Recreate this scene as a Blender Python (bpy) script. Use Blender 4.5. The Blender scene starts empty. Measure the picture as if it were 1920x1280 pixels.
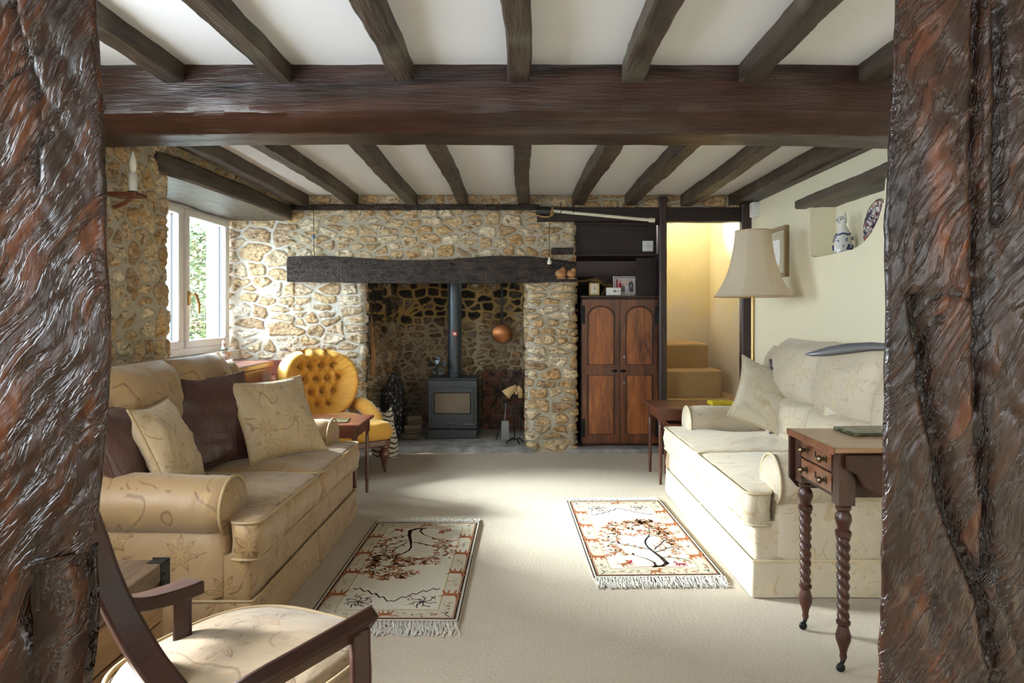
import bpy, bmesh, math, random
import numpy as np
from mathutils import Vector, Matrix, noise as mnoise
PI = math.pi
scn = bpy.context.scene
C = scn.collection

# ------------------------------------------------------------------ camera
cam_d = bpy.data.cameras.new('camera'); cam = bpy.data.objects.new('camera', cam_d); C.objects.link(cam)
cam.location = (0, 0, 1.15); cam.rotation_euler = (PI/2, 0, 0)
cam_d.sensor_width = 36; cam_d.lens = 24.0
cam_d.shift_x = -15/1920; cam_d.shift_y = -55/1920; cam_d.clip_start = 0.05
scn.camera = cam
# ------------------------------------------------------------------ colour management
vs = scn.view_settings
vs.view_transform = 'Standard'; vs.look = 'None'; vs.gamma = 1; vs.use_curve_mapping = False
vs.exposure = 0.58
# ------------------------------------------------------------------ world
world = bpy.data.worlds.new('sky'); scn.world = world; world.use_nodes = True
bg = world.node_tree.nodes['Background']
bg.inputs[0].default_value = (0.78, 0.89, 1.0, 1); bg.inputs[1].default_value = 13.0
# ------------------------------------------------------------------ lights
def sun(direction, strength, angle, col):
    l = bpy.data.lights.new('sun', 'SUN'); l.energy = strength; l.angle = math.radians(angle); l.color = col
    o = bpy.data.objects.new('sun', l); C.objects.link(o)
    o.rotation_euler = Vector(direction).to_track_quat('-Z', 'Y').to_euler(); o.location = (-6, 9, 6)
def area(loc, target, sx, sy, power, col):
    l = bpy.data.lights.new('unseen_light', 'AREA'); l.shape = 'RECTANGLE'; l.size = sx; l.size_y = sy
    l.energy = power; l.color = col
    o = bpy.data.objects.new('unseen_light', l); C.objects.link(o); o.location = loc
    o.rotation_euler = (Vector(target)-Vector(loc)).to_track_quat('-Z', 'Y').to_euler()
sun((1.0, -0.34, -0.50), 28.0, 20, (0.90, 0.96, 1.0))
area((-1.90, 1.15, 1.45), (1, 1.6, 0.9), 1.3, 0.95, 14, (0.86, 0.93, 1.0))     # window in the left wall, nearer than the frame
area((0.3, -1.52, 1.45), (0.2, 3, 1.15), 1.8, 0.8, 16, (0.88, 0.94, 1.0))       # added fill light from behind the camera; no window is built there
area((1.86, -0.85, 1.30), (-1, -0.6, 1.2), 0.6, 0.6, 8, (0.88, 0.94, 1.0))      # lamp added for the sheen on the right post
area((-1.86, -0.85, 1.10), (1, -0.6, 1.1), 0.6, 0.6, 7, (0.88, 0.94, 1.0))     # lamp added for the sheen on the left post
area((1.55, 6.2, 2.52), (1.5, 6.2, 0), 0.5, 0.7, 6, (0.95, 0.97, 1.0))           # light added at the stairwell top, its source unseen

# ------------------------------------------------------------------ material helpers
class NT:
    def __init__(s, name):
        s.m = bpy.data.materials.new(name); s.m.use_nodes = True; s.t = s.m.node_tree
        s.b = s.t.nodes['Principled BSDF']; s.out = s.t.nodes['Material Output']
    def n(s, typ, ins=None, out=0, **props):
        nd = s.t.nodes.new(typ)
        for k, v in props.items(): setattr(nd, k, v)
        for k, v in (ins or {}).items():
            sock = nd.inputs[k]
            if isinstance(v, bpy.types.NodeSocket): s.t.links.new(v, sock)
            else: sock.default_value = v
        return nd.outputs[out]
    def math(s, op, a, b=0.0, c=0.0): return s.n('ShaderNodeMath', {0: a, 1: b, 2: c}, operation=op)
    def vmath(s, op, a, b=(0, 0, 0), out=0): return s.n('ShaderNodeVectorMath', {0: a, 1: b}, out=out, operation=op)
    def mix(s, f, a, b, mode='MIX'):
        nd = s.t.nodes.new('ShaderNodeMix'); nd.data_type = 'RGBA'; nd.blend_type = mode
        for i, v in ((0, f), (6, a), (7, b)):
            if isinstance(v, bpy.types.NodeSocket): s.t.links.new(v, nd.inputs[i])
            else: nd.inputs[i].default_value = v if i == 0 else (tuple(v)+(1,))[:4]
        return nd.outputs[2]
    def ramp(s, f, stops, interp='LINEAR'):
        nd = s.t.nodes.new('ShaderNodeValToRGB'); cr = nd.color_ramp; cr.interpolation = interp
        while len(cr.elements) < len(stops): cr.elements.new(0.5)
        for e, (p, c) in zip(cr.elements, stops):
            e.position = p; e.color = (tuple(c)+(1,))[:4] if not isinstance(c, (int, float)) else (c, c, c, 1)
        s.t.links.new(f, nd.inputs[0]); return nd.outputs[0]
    def step(s, x, lo, hi): return s.n('ShaderNodeMapRange', {0: x, 1: lo, 2: hi, 3: 0.0, 4: 1.0}, interpolation_type='SMOOTHSTEP')
    def coord(s, kind='Object'): return s.n('ShaderNodeTexCoord', out={'Object': 3, 'UV': 2, 'Generated': 0}[kind])
    def scale(s, v, sc, loc=(0, 0, 0), rot=(0, 0, 0)):
        return s.n('ShaderNodeMapping', {0: v, 1: loc, 2: rot, 3: sc})
    def noise(s, v, sc, detail=4, rough=.55, dist=0.0, out=0): return s.n('ShaderNodeTexNoise', {'Vector': v, 'Scale': sc, 'Detail': detail, 'Roughness': rough, 'Distortion': dist}, out=out)
    def bump(s, h, strength=.3, dist=.01, normal=None):
        i = {'Height': h, 'Strength': strength, 'Distance': dist}
        if normal is not None: i['Normal'] = normal
        return s.n('ShaderNodeBump', i)
    def set(s, **k):
        names = {'col': 'Base Color', 'rough': 'Roughness', 'metal': 'Metallic', 'normal': 'Normal', 'spec': 'Specular IOR Level', 'coat': 'Coat Weight', 'sheen': 'Sheen Weight', 'crough': 'Coat Roughness', 'trans': 'Transmission Weight'}
        for kk, v in k.items():
            so = s.b.inputs[names[kk]]
            if isinstance(v, bpy.types.NodeSocket): s.t.links.new(v, so)
            else: so.default_value = (tuple(v)+(1,))[:4] if kk == 'col' else v
        return s.m
def plain(name, col, rough=.5, metal=0.0, spec=.5, var=0.12, sc=14.0, bump=0.0, coat=0.0, sheen=0.0):
    a = NT(name); v = a.coord(); nz = a.noise(v, sc, 4)
    c2 = tuple(max(0, x*(1-var*2.2)) for x in col)
    kw = dict(col=a.mix(nz, col, c2), rough=rough, metal=metal, spec=spec, coat=coat, sheen=sheen)
    if bump: kw['normal'] = a.bump(a.noise(v, sc*3, 5), bump, .01)
    return a.set(**kw)
def wood(name, dark, light, axis='Y', sc=9.0, rough=.45, bump=.4, stretch=.09, green=0.0, coat=0.0, ramp=(.35, .7), spec=.5):
    a = NT(name); s3 = [1, 1, 1]; s3['XYZ'.index(axis)] = stretch
    v = a.scale(a.coord(), tuple(s3)); n1 = a.noise(v, sc, 6, .6, 1.2); n2 = a.noise(v, sc*5, 4, .7)
    n3 = a.noise(a.coord(), 3.0, 3)
    f = a.math('ADD', a.math('MULTIPLY', n1, .7), a.math('MULTIPLY', n2, .3))
    c = a.ramp(f, [(ramp[0], dark), (ramp[1], light)])
    if green: c = a.mix(a.math('MULTIPLY', a.step(n3, .5, .7), green), c, (.16, .17, .12))
    crack = a.step(n1, .36, .30)
    c = a.mix(a.math('MULTIPLY', crack, .6), c, tuple(x*.25 for x in dark))
    r = a.math('ADD', rough, a.math('MULTIPLY', n2, .2))
    return a.set(col=c, rough=r, spec=spec, coat=coat, crough=.2, normal=a.bump(a.math('ADD', f, a.math('MULTIPLY', n2, .3)), bump, .02))

# ------------------------------------------------------------------ mesh helpers
def tag(o, label=None, cat=None, group=None, kind=None):
    if label: o['label'] = label
    if cat: o['category'] = cat
    if group: o['group'] = group
    if kind: o['kind'] = kind
    return o
def thing(name, label, cat, loc=(0, 0, 0), rz=0.0, group=None):
    o = bpy.data.objects.new(name, None); o.empty_display_size = .05; C.objects.link(o)
    o.location = loc; o.rotation_euler = (0, 0, rz); return tag(o, label, cat, group)
def box_uv(me):
    uv = me.uv_layers.new(name='UVMap'); n = len(me.loops)
    co = np.zeros(len(me.vertices)*3, 'f'); me.vertices.foreach_get('co', co); co = co.reshape(-1, 3)
    li = np.zeros(n, 'i'); me.loops.foreach_get('vertex_index', li)
    ls = np.zeros(len(me.polygons), 'i'); lt = ls.copy(); me.polygons.foreach_get('loop_start', ls); me.polygons.foreach_get('loop_total', lt)
    nn = np.zeros(len(me.polygons)*3, 'f'); me.polygons.foreach_get('normal', nn); nn = np.abs(nn.reshape(-1, 3))
    ax = np.repeat(np.argmax(nn*np.array([1, 1, 1.0]), axis=1), lt)
    p = co[li]; u = np.where(ax == 0, p[:, 1], p[:, 0]); v = np.where(ax == 2, p[:, 1], p[:, 2])
    uv.data.foreach_set('uv', np.stack([u, v], 1).astype('f').ravel())
class MB:
    def __init__(s): s.v = []; s.f = []; s.m = []
    def add(s, vs, fs, mi=0):
        b = len(s.v); s.v += [tuple(x) for x in vs]; s.f += [tuple(b+i for i in f) for f in fs]; s.m += [mi]*len(fs); return s
    def box(s, x0, x1, y0, y1, z0, z1, mi=0, M=None):
        vs = [Vector((x, y, z)) for z in (z0, z1) for y in (y0, y1) for x in (x0, x1)]
        if M: vs = [M @ q for q in vs]
        return s.add(vs, [(0, 2, 3, 1), (4, 5, 7, 6), (0, 1, 5, 4), (2, 6, 7, 3), (0, 4, 6, 2), (1, 3, 7, 5)], mi)
    def lathe(s, prof, n=20, c=(0, 0, 0), mi=0, M=None, sx=1, sy=1):
        vs = []; fs = []
        for r, z in prof:
            for k in range(n):
                a = 2*PI*k/n; q = Vector((r*math.cos(a)*sx, r*math.sin(a)*sy, z))
                vs.append((M @ q if M else q)+Vector(c))
        for i in range(len(prof)-1):
            for k in range(n):
                k2 = (k+1) % n; fs.append((i*n+k, i*n+k2, (i+1)*n+k2, (i+1)*n+k))
        fs.append(tuple(range(n))[::-1]); fs.append(tuple(range((len(prof)-1)*n, len(prof)*n)))
        return s.add(vs, fs, mi)
    def tube(s, pts, r, n=8, mi=0, closed=False, flat=None):
        pts = [Vector(p) for p in pts]; m = len(pts); rs = r if isinstance(r, (list, tuple)) else [r]*m
        vs = []; fs = []; prev = None
        for i, p in enumerate(pts):
            a = pts[(i-1) % m] if (closed or i > 0) else p; b = pts[(i+1) % m] if (closed or i < m-1) else p
            t = (b-a).normalized() if (b-a).length > 1e-9 else Vector((0, 0, 1))
            if prev is None: up = Vector((0, 0, 1)) if abs(t.z) < .9 else Vector((1, 0, 0))
            else: up = prev
            x = (up - t*up.dot(t)); x = x.normalized() if x.length > 1e-6 else t.orthogonal().normalized()
            prev = x; y = t.cross(x)
            for k in range(n):
                an = 2*PI*k/n; fx = flat[0] if flat else 1; fy = flat[1] if flat else 1
                vs.append(p + x*math.cos(an)*rs[i]*fx + y*math.sin(an)*rs[i]*fy)
        R = m if closed else m-1
        for i in range(R):
            j = (i+1) % m
            for k in range(n): fs.append((i*n+k, i*n+(k+1) % n, j*n+(k+1) % n, j*n+k))
        if not closed: fs.append(tuple(range(n))[::-1]); fs.append(tuple(range((m-1)*n, m*n)))
        return s.add(vs, fs, mi)
    def prism(s, poly, a, b, axis='Z', mi=0):
        n = len(poly)
        def P(q, t): return {'Z': (q[0], q[1], t), 'Y': (q[0], t, q[1]), 'X': (t, q[0], q[1])}[axis]
        return s.add([P(q, a) for q in poly]+[P(q, b) for q in poly], [tuple(range(n))[::-1], tuple(range(n, 2*n))]+[(i, (i+1) % n, n+(i+1) % n, n+i) for i in range(n)], mi)
    def ball(s, c, rx, ry=None, rz=None, n=14, m=9, mi=0, M=None):
        ry = ry or rx; rz = rz or rx; vs = []; fs = []
        for i in range(m+1):
            th = PI*i/m
            for k in range(n):
                a = 2*PI*k/n; q = Vector((rx*math.sin(th)*math.cos(a), ry*math.sin(th)*math.sin(a), rz*math.cos(th)))
                vs.append((M @ q if M else q)+Vector(c))
        for i in range(m):
            for k in range(n): fs.append((i*n+k, (i+1)*n+k, (i+1)*n+(k+1) % n, i*n+(k+1) % n))
        return s.add(vs, fs, mi)
    def grid(s, fn, nu, nv, mi=0, closed_u=False):
        vs = [fn(i/(nu if closed_u else nu-1), j/(nv-1)) for j in range(nv) for i in range(nu)]
        fs = []
        for j in range(nv-1):
            for i in range(nu if closed_u else nu-1):
                i2 = (i+1) % nu; fs.append((j*nu+i, j*nu+i2, (j+1)*nu+i2, (j+1)*nu+i))
        return s.add(vs, fs, mi)
    def build(s, name, mats, parent=None, smooth=False, bevel=0, seg=2, uv=True, loc=None, rot=None, fixn=True, weld=0):
        me = bpy.data.meshes.new(name); me.from_pydata(s.v, [], s.f)
        mats = mats if isinstance(mats, (list, tuple)) else [mats]
        for m in mats: me.materials.append(m)
        if len(mats) > 1: me.polygons.foreach_set('material_index', s.m)
        if fixn or weld:
            bm = bmesh.new(); bm.from_mesh(me)
            if weld: bmesh.ops.remove_doubles(bm, verts=bm.verts, dist=weld)
            bmesh.ops.recalc_face_normals(bm, faces=bm.faces); bm.to_mesh(me); bm.free()
        if uv: box_uv(me)
        if smooth:
            me.polygons.foreach_set('use_smooth', [True]*len(me.polygons))
            if smooth != 'all': me.set_sharp_from_angle(angle=math.radians(smooth if isinstance(smooth, (int, float)) and smooth > 1 else 40))
        o = bpy.data.objects.new(name, me); C.objects.link(o)
        if parent: o.parent = parent
        if loc: o.location = loc
        if rot: o.rotation_euler = rot
        if bevel:
            b = o.modifiers.new('bevel', 'BEVEL'); b.width = bevel; b.segments = seg; b.limit_method = 'ANGLE'; b.angle_limit = .6
        return o
def struct(o): o['kind'] = 'structure'; return o
def copy_tree(o, parent=None):
    c = o.copy(); C.objects.link(c); c.parent = parent
    for ch in list(o.children): copy_tree(ch, c)
    return c
def fbm(x, y, z, o=3):
    return mnoise.fractal(Vector((x, y, z)), 1.0, 2.0, o)

# numpy value noise, 2D
_rs = np.random.RandomState(7); _lat = _rs.rand(256, 256)
def vn(x, y, f=1.0, seed=0):
    x = x*f+seed*17.31; y = y*f+seed*9.73; xi = np.floor(x).astype(int); yi = np.floor(y).astype(int)
    u = x-xi; v = y-yi; u = u*u*(3-2*u); v = v*v*(3-2*v)
    g = lambda a, b: _lat[a % 256, b % 256]
    return (g(xi, yi)*(1-u)+g(xi+1, yi)*u)*(1-v)+(g(xi, yi+1)*(1-u)+g(xi+1, yi+1)*u)*v-.5
def np_mesh(name, P, nu, nv, mat, attrs=None, keep=None, parent=None, smooth=True, flip=False):
    idx = np.arange(nu*nv).reshape(nv, nu)
    q = np.stack([idx[:-1, :-1], idx[:-1, 1:], idx[1:, 1:], idx[1:, :-1]], -1).reshape(-1, 4)
    if keep is not None: q = q[keep.reshape(-1)]
    if flip: q = q[:, ::-1]
    used = np.zeros(nu*nv, bool); used[q.ravel()] = True; remap = np.cumsum(used)-1
    me = bpy.data.meshes.new(name); me.vertices.add(int(used.sum())); me.vertices.foreach_set('co', P[used].astype('f').ravel())
    me.loops.add(len(q)*4); me.loops.foreach_set('vertex_index', remap[q.ravel()].astype('i'))
    me.polygons.add(len(q)); me.polygons.foreach_set('loop_start', (np.arange(len(q))*4).astype('i')); me.polygons.foreach_set('loop_total', np.full(len(q), 4, 'i'))
    me.update(calc_edges=True); me.validate()
    for k, a in (attrs or {}).items():
        at = me.attributes.new(k, 'FLOAT', 'POINT'); at.data.foreach_set('value', a[used].astype('f'))
    me.polygons.foreach_set('use_smooth', [smooth]*len(me.polygons)); me.materials.append(mat)
    o = bpy.data.objects.new(name, me); C.objects.link(o)
    if parent: o.parent = parent
    return o
def round_path(pts, r, res):
    pts = [np.array(p, float) for p in pts]; out = [pts[0]]
    for i in range(1, len(pts)-1):
        a, b, c = pts[i-1], pts[i], pts[i+1]; d1 = (a-b)/np.linalg.norm(a-b); d2 = (c-b)/np.linalg.norm(c-b)
        for t in np.linspace(0, 1, 7): out.append((1-t)**2*(b+d1*r)+2*t*(1-t)*b+t*t*(b+d2*r))
    out.append(pts[-1]); out = np.array(out)
    L = np.concatenate([[0], np.cumsum(np.linalg.norm(np.diff(out, axis=0), axis=1))])
    n = max(2, int(L[-1]/res)+1); s = np.linspace(0, L[-1], n)
    P = np.stack([np.interp(s, L, out[:, 0]), np.interp(s, L, out[:, 1])], 1)
    T = np.gradient(P, axis=0); T /= np.linalg.norm(T, axis=1)[:, None]
    return P, np.stack([T[:, 1], -T[:, 0]], 1), s
def stone_sheet(name, path, z0, z1, mat, rowh=.085, stw=.17, seed=1, res=.006, depth=.018, r=.03, mortar=.009, keep=None, brick=None, parent=None, bumpy=1.0):
    P2, N2, s = round_path(path, r, res); nu = len(s); nv = int((z1-z0)/res)+1
    z = np.linspace(z0, z1, nv); S, Z = np.meshgrid(s, z)
    S = S.ravel(); Z = Z.ravel(); rs = np.random.RandomState(seed); seeds = []
    v = z0-rowh
    while v < z1+rowh:
        h = rowh*rs.uniform(.75, 1.3); u = -stw*rs.rand()
        while u < s[-1]+stw:
            w = stw*rs.uniform(.45, 1.6)
            if rs.rand() < .88: seeds.append((u+w/2, v+h/2+rs.uniform(-.28, .28)*rowh, 1))
            if w > stw*1.25 and rs.rand() < .35: seeds[-1] = (u+w/2, v+h*.25, 1); seeds.append((u+w*.45, v+h*.8, 1))
            u += w
        v += h
    seeds = np.array(seeds); an = max(1.0, stw/rowh*.72)
    wS = S+.035*vn(S, Z, 9, seed)+.012*vn(S, Z, 27, seed+1); wZ = Z+.028*vn(S, Z, 8, seed+2)+.012*vn(S, Z, 30, seed+3)
    f1 = np.full(len(S), 9.0); f2 = f1.copy(); id1 = np.zeros(len(S), int)
    for k in range(len(seeds)):
        du = (wS-seeds[k, 0])/an; dv = wZ-seeds[k, 1]
        m = (np.abs(du) < .25) & (np.abs(dv) < .25)
        d = np.sqrt(du[m]**2+dv[m]**2) if False else (np.abs(du[m])**3.4+np.abs(dv[m])**3.4)**(1/3.4)
        a1 = f1[m]; a2 = f2[m]; ii = id1[m]; c = d < a1
        a2 = np.where(c, a1, np.minimum(a2, d)); ii = np.where(c, k, ii); a1 = np.where(c, d, a1)
        f1[m] = a1; f2[m] = a2; id1[m] = ii
    edge = (f2-f1)/2
    rnd = rs.rand(len(seeds)); rnd2 = rs.rand(len(seeds))
    t = np.clip((edge-mortar*.5)/(mortar*1.3), 0, 1); t = t*t*(3-2*t)
    face = (rnd2[id1]*.5+.5)+.55*bumpy*vn(S, Z, 22, seed+5)+.5*bumpy*vn(S, Z, 55, seed+6)+.3*bumpy*vn(S, Z, 120, seed+8)
    H = depth*(t*face)+.004*vn(S, Z, 60, seed+7)*(1-t)+.02*vn(S, Z, 2.3, seed+9)
    PX = np.tile(P2[:, 0], nv)+np.tile(N2[:, 0], nv)*H; PY = np.tile(P2[:, 1], nv)+np.tile(N2[:, 1], nv)*H
    kp = None
    if keep is not None:
        sc = (s[:-1]+s[1:])/2; zc = (z[:-1]+z[1:])/2; SS, ZZ = np.meshgrid(sc, zc); kp = keep(SS, ZZ)
    return np_mesh(name, np.stack([PX, PY, Z], 1), nu, nv, mat, {'edge': edge/mortar, 'rnd': rnd[id1], 'rndb': rnd2[id1], 'zh': Z}, kp, parent)

def beam(name, p0, p1, w, h, mat, seed=0, rough=.006, step=.05, bev=.012, parent=None, wav=.0, droop=0.0):
    """rough hewn timber: p0,p1 = centre line ends; w = horizontal width, h = height"""
    p0 = Vector(p0); p1 = Vector(p1); d = p1-p0; L = d.length; t = d.normalized(); up = Vector((0, 0, 1))
    if abs(t.z) > .9: up = Vector((0, 1, 0))
    side = t.cross(up).normalized(); up2 = side.cross(t).normalized()
    nL = max(2, int(L/step)); prof = []
    nw = max(2, int(w/.03)); nh = max(2, int(h/.03)); b = bev
    def seg(a, c, n): return [(a[0]+(c[0]-a[0])*i/n, a[1]+(c[1]-a[1])*i/n) for i in range(n)]
    W, H = w/2, h/2
    prof += seg((-W+b, -H), (W-b, -H), nw)+seg((W-b, -H), (W, -H+b), 1)+seg((W, -H+b), (W, H-b), nh)+seg((W, H-b), (W-b, H), 1)
    prof += seg((W-b, H), (-W+b, H), nw)+seg((-W+b, H), (-W, H-b), 1)+seg((-W, H-b), (-W, -H+b), nh)+seg((-W, -H+b), (-W+b, -H), 1)
    n = len(prof); vs = []; fs = []
    for i in range(nL+1):
        f = i/nL; c = p0+d*f; sd = seed*3.7
        ox = wav*fbm(f*L*.9+sd, 1.3, sd); oz = wav*fbm(f*L*.9+sd, 7.3, sd)-droop*math.sin(PI*f)
        for (a, e) in prof:
            q = c+side*(a+ox)+up2*(e+oz)
            k = mnoise.noise(Vector((q.x*7+sd, q.y*7, q.z*7)))+.6*mnoise.noise(Vector((q.x*22+sd, q.y*22, q.z*22)))
            o = (side*a+up2*e).normalized() if (a or e) else side
            vs.append(q+o*k*rough)
    for i in range(nL):
        for k in range(n): fs.append((i*n+k, i*n+(k+1) % n, (i+1)*n+(k+1) % n, (i+1)*n+k))
    fs.append(tuple(range(n))[::-1]); fs.append(tuple(range(nL*n, (nL+1)*n)))
    return MB().add(vs, fs).build(name, mat, parent, smooth=35)

def superell(hw, hd, p=4, n=56):
    out = []
    for k in range(n):
        a = 2*PI*k/n; c, s_ = math.cos(a), math.sin(a)
        out.append((hw*math.copysign(abs(c)**(2/p), c), hd*math.copysign(abs(s_)**(2/p), s_)))
    return out
def round_poly(poly, r, spacing=.018):
    pts = []; n = len(poly)
    for i in range(n):
        a, b, c = Vector(poly[i-1]), Vector(poly[i]), Vector(poly[(i+1) % n]); rr = min(r, (a-b).length*.45, (c-b).length*.45)
        d1 = (a-b).normalized()*rr; d2 = (c-b).normalized()*rr
        for t in (0, .25, .5, .75, 1): pts.append((b+d1)*(1-t)**2+b*2*t*(1-t)+(b+d2)*t*t)
    out = []; m = len(pts)
    for i in range(m):
        a, b = pts[i], pts[(i+1) % m]; k = max(1, int((b-a).length/spacing))
        for j in range(k): out.append(tuple(a+(b-a)*j/k))
    return out
def slab_cushion(outline, z0, z1, crown, name, mat, parent, edge=.02, bulge=.012, centre=None, pipe=None, seed=0, wr=.004):
    n = len(outline); cx = sum(p[0] for p in outline)/n if centre is None else centre[0]; cy = sum(p[1] for p in outline)/n if centre is None else centre[1]
    rings = []
    H = z1-z0
    def ring(ins, z, out=0.0):
        R = []
        for (x, y) in outline:
            dx, dy = x-cx, y-cy; l = math.hypot(dx, dy); k = (1-ins)+out/l
            R.append((cx+dx*k, cy+dy*k, z))
        return R
    for ins, z in ((.995, z0), (.6, z0), (.2, z0)): rings.append(ring(ins, z))
    rings.append(ring(0, z0, -edge*.6)); rings.append(ring(0, z0+edge*.6, 0))
    rings.append(ring(0, z0+H*.5, bulge)); rings.append(ring(0, z1-edge*.6, 0)); rings.append(ring(0, z1, -edge*.6))
    for ins in (.06, .13, .22, .32, .43, .55, .68, .82, .995): rings.append(ring(ins, z1+crown*(1-(1-ins)**2.6)))
    vs = []
    for R in rings:
        for (x, y, z) in R:
            k = fbm(x*6+seed, y*6, z*6); kk = mnoise.noise(Vector((x*25+seed, y*14, z*20)))
            vs.append((x+wr*k, y+wr*kk, z+(wr*1.4*k if z > z0+.01 else 0)))
    fs = []
    for i in range(len(rings)-1):
        for k in range(n): fs.append((i*n+k, i*n+(k+1) % n, (i+1)*n+(k+1) % n, (i+1)*n+k))
    o = MB().add(vs, fs+[tuple(range(n))[::-1], tuple(range((len(rings)-1)*n, len(rings)*n))]).build(name, mat, parent, smooth='all')
    if pipe:
        MB().tube([Vector(p)+Vector((0, 0, .003)) for p in ring(0, z1-edge*.2, .001)], .0055, 6, closed=True).tube([Vector(p) for p in ring(0, z0+edge*.3, 0)], .0055, 6, closed=True).build('piping', pipe, o, smooth='all')
    return o
def puff(w, h, t, name, mat, parent, p=2.4, q=.5, pinch=.05, seed=0, n=26, loc=(0, 0, 0), rot=(0, 0, 0), pipe=None, wr=.008, corner=0.0):
    """upright cushion in local xz, thickness along y"""
    def pos(u, v, sg):
        x = u*w/2*(1-pinch*(1-v*v)); z = v*h/2*(1-pinch*(1-u*u))
        if corner:
            c = corner*(abs(u)**3*abs(v)**3); x *= 1-c; z *= 1-c
        f = max(0, (1-abs(u)**p)*(1-abs(v)**p))**q
        k = fbm(u*2.2+seed, v*2.2, seed*1.7+sg)*wr*min(1, f*2)+mnoise.noise(Vector((u*7+seed, v*5, sg)))*wr*.5*min(1, f*2)
        return (x, sg*(t/2*f+k), z)
    mb = MB(); S = lambda i: math.sin((i/n*2-1)*PI/2)
    for sg in (-1, 1):
        b = len(mb.v); vs = [pos(S(i), S(j), sg) for j in range(n+1) for i in range(n+1)]
        fs = [(j*(n+1)+i, j*(n+1)+i+1, (j+1)*(n+1)+i+1, (j+1)*(n+1)+i) for j in range(n) for i in range(n)]
        mb.add(vs, fs)
    o = mb.build(name, mat, parent, smooth='all', weld=.0002, loc=loc, rot=rot)
    if pipe:
        rim = [pos(S(i), -1, 1) for i in range(n)]+[pos(1, S(i), 1) for i in range(n)]+[pos(S(n-i), 1, 1) for i in range(n)]+[pos(-1, S(n-i), 1) for i in range(n)]
        MB().tube([Vector((a, 0, c)) for a, b_, c in rim], .005, 6, closed=True).build('piping', pipe, o, smooth='all')
    return o
# ------------------------------------------------------------------ materials
def stone_mat(name, mortar, cols, soot=0.0, brick=False, pale=0.0):
    a = NT(name); v = a.coord(); at = lambda k: a.n('ShaderNodeAttribute', attribute_name=k, out=2)
    e = at('edge'); rnd = at('rnd'); rb = at('rndb'); zh = at('zh')
    n1 = a.noise(v, 26, 6, .65); n2 = a.noise(v, 90, 4, .7); n3 = a.noise(v, 5, 3); n4 = a.noise(v, 12, 5, .6, .6)
    k = 1.0/(len(cols)-1); c = a.ramp(rnd, [(i*k, x) for i, x in enumerate(cols)])
    c = a.mix(a.math('MULTIPLY', a.step(n4, .50, .68), .55), c, (.50, .25, .075))
    c = a.mix(a.math('MULTIPLY', a.step(n1, .47, .33), .75), c, (.10, .06, .035))
    c = a.mix(a.math('MULTIPLY', a.step(n1, .56, .70), .70), c, (.93, .80, .58))
    c = a.mix(a.math('MULTIPLY', a.step(n2, .56, .70), .35), c, (.18, .11, .06)); ns = a.noise(a.scale(v, (1, 1, 3.2), rot=(.2, .15, 0)), 16, 5, .7, .8); c = a.mix(a.math('MULTIPLY', a.step(ns, .50, .40), .55), c, (.16, .09, .045)); c = a.mix(a.math('MULTIPLY', a.step(ns, .58, .68), .6), c, (.95, .86, .68))
    m = a.mix(n1, mortar, tuple(x*.78 for x in mortar))
    if soot:
        sz = a.math('ADD', zh, a.math('MULTIPLY', n3, .9))
        s1 = a.math('MULTIPLY', a.step(sz, 1.38, 1.62), a.step(rb, .15, .40))
        c = a.mix(a.math('MULTIPLY', s1, .95), c, (.012, .010, .009))
        low = a.step(zh, .62, .36)  # stones and mortar get darker towards the bottom
        c = a.mix(a.math('MULTIPLY', low, .62), c, (.035, .022, .016))
        m = a.mix(a.math('MULTIPLY', low, .55), m, (.06, .045, .03))
        c = a.mix(a.math('MULTIPLY', a.step(a.noise(v, 3.1, 3), .5, .62), .5), c, (.04, .03, .022))
        m = a.mix(a.step(sz, 1.3, 1.6), m, (.42, .27, .10))
    f = a.step(a.math('ADD', e, a.math('MULTIPLY', a.math('SUBTRACT', n1, .5), .9)), .62, .95)
    dk = a.math('MULTIPLY', a.step(e, .55, .9), a.step(e, 1.7, .95))
    col = a.mix(f, m, c); col = a.mix(a.math('MULTIPLY', dk, .38), col, (.16, .12, .08))
    h = a.math('ADD', a.math('ADD', a.math('MULTIPLY', n1, 1.0), a.math('MULTIPLY', n2, .5)), a.math('MULTIPLY', ns, 1.1))
    return a.set(col=col, rough=.85, spec=.25, normal=a.bump(h, .75, .012))
STONE = stone_mat('rubble_stone', (.56, .50, .39), [(.70, .50, .26), (.58, .36, .17), (.78, .62, .40), (.42, .28, .16), (.72, .54, .30), (.84, .74, .56), (.62, .42, .21)])
STONE_PALE = stone_mat('pale_rubble_stone', (.70, .66, .58), [(.75, .58, .36), (.62, .45, .27), (.82, .72, .55), (.45, .32, .20), (.78, .60, .36), (.86, .80, .68)])
STONE_SOOT = stone_mat('sooted_stone', (.46, .37, .25), [(.46, .32, .19), (.30, .19, .12), (.52, .42, .30), (.24, .15, .10), (.50, .30, .12), (.58, .50, .40)], soot=1)
a = NT('old_brick'); v = a.coord(); vx = a.scale(v, (1, 1, 1), rot=(-PI/2, 0, 0)); bt = a.n('ShaderNodeTexBrick', {'Vector': vx, 'Color1': (.20, .075, .045, 1), 'Color2': (.10, .05, .035, 1), 'Mortar': (.16, .13, .10, 1), 'Scale': 1.0, 'Mortar Size': .006, 'Brick Width': .17, 'Row Height': .085}, out=0); n1 = a.noise(v, 14, 5)
BRICK = a.set(col=a.mix(a.step(n1, .45, .65), bt, (.035, .025, .02)), rough=.9, normal=a.bump(n1, .6, .01))
HEARTH = None
a = NT('hearth_slate'); v = a.coord(); n1 = a.noise(v, 9, 6, .6); n2 = a.noise(v, 45, 4)
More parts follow.
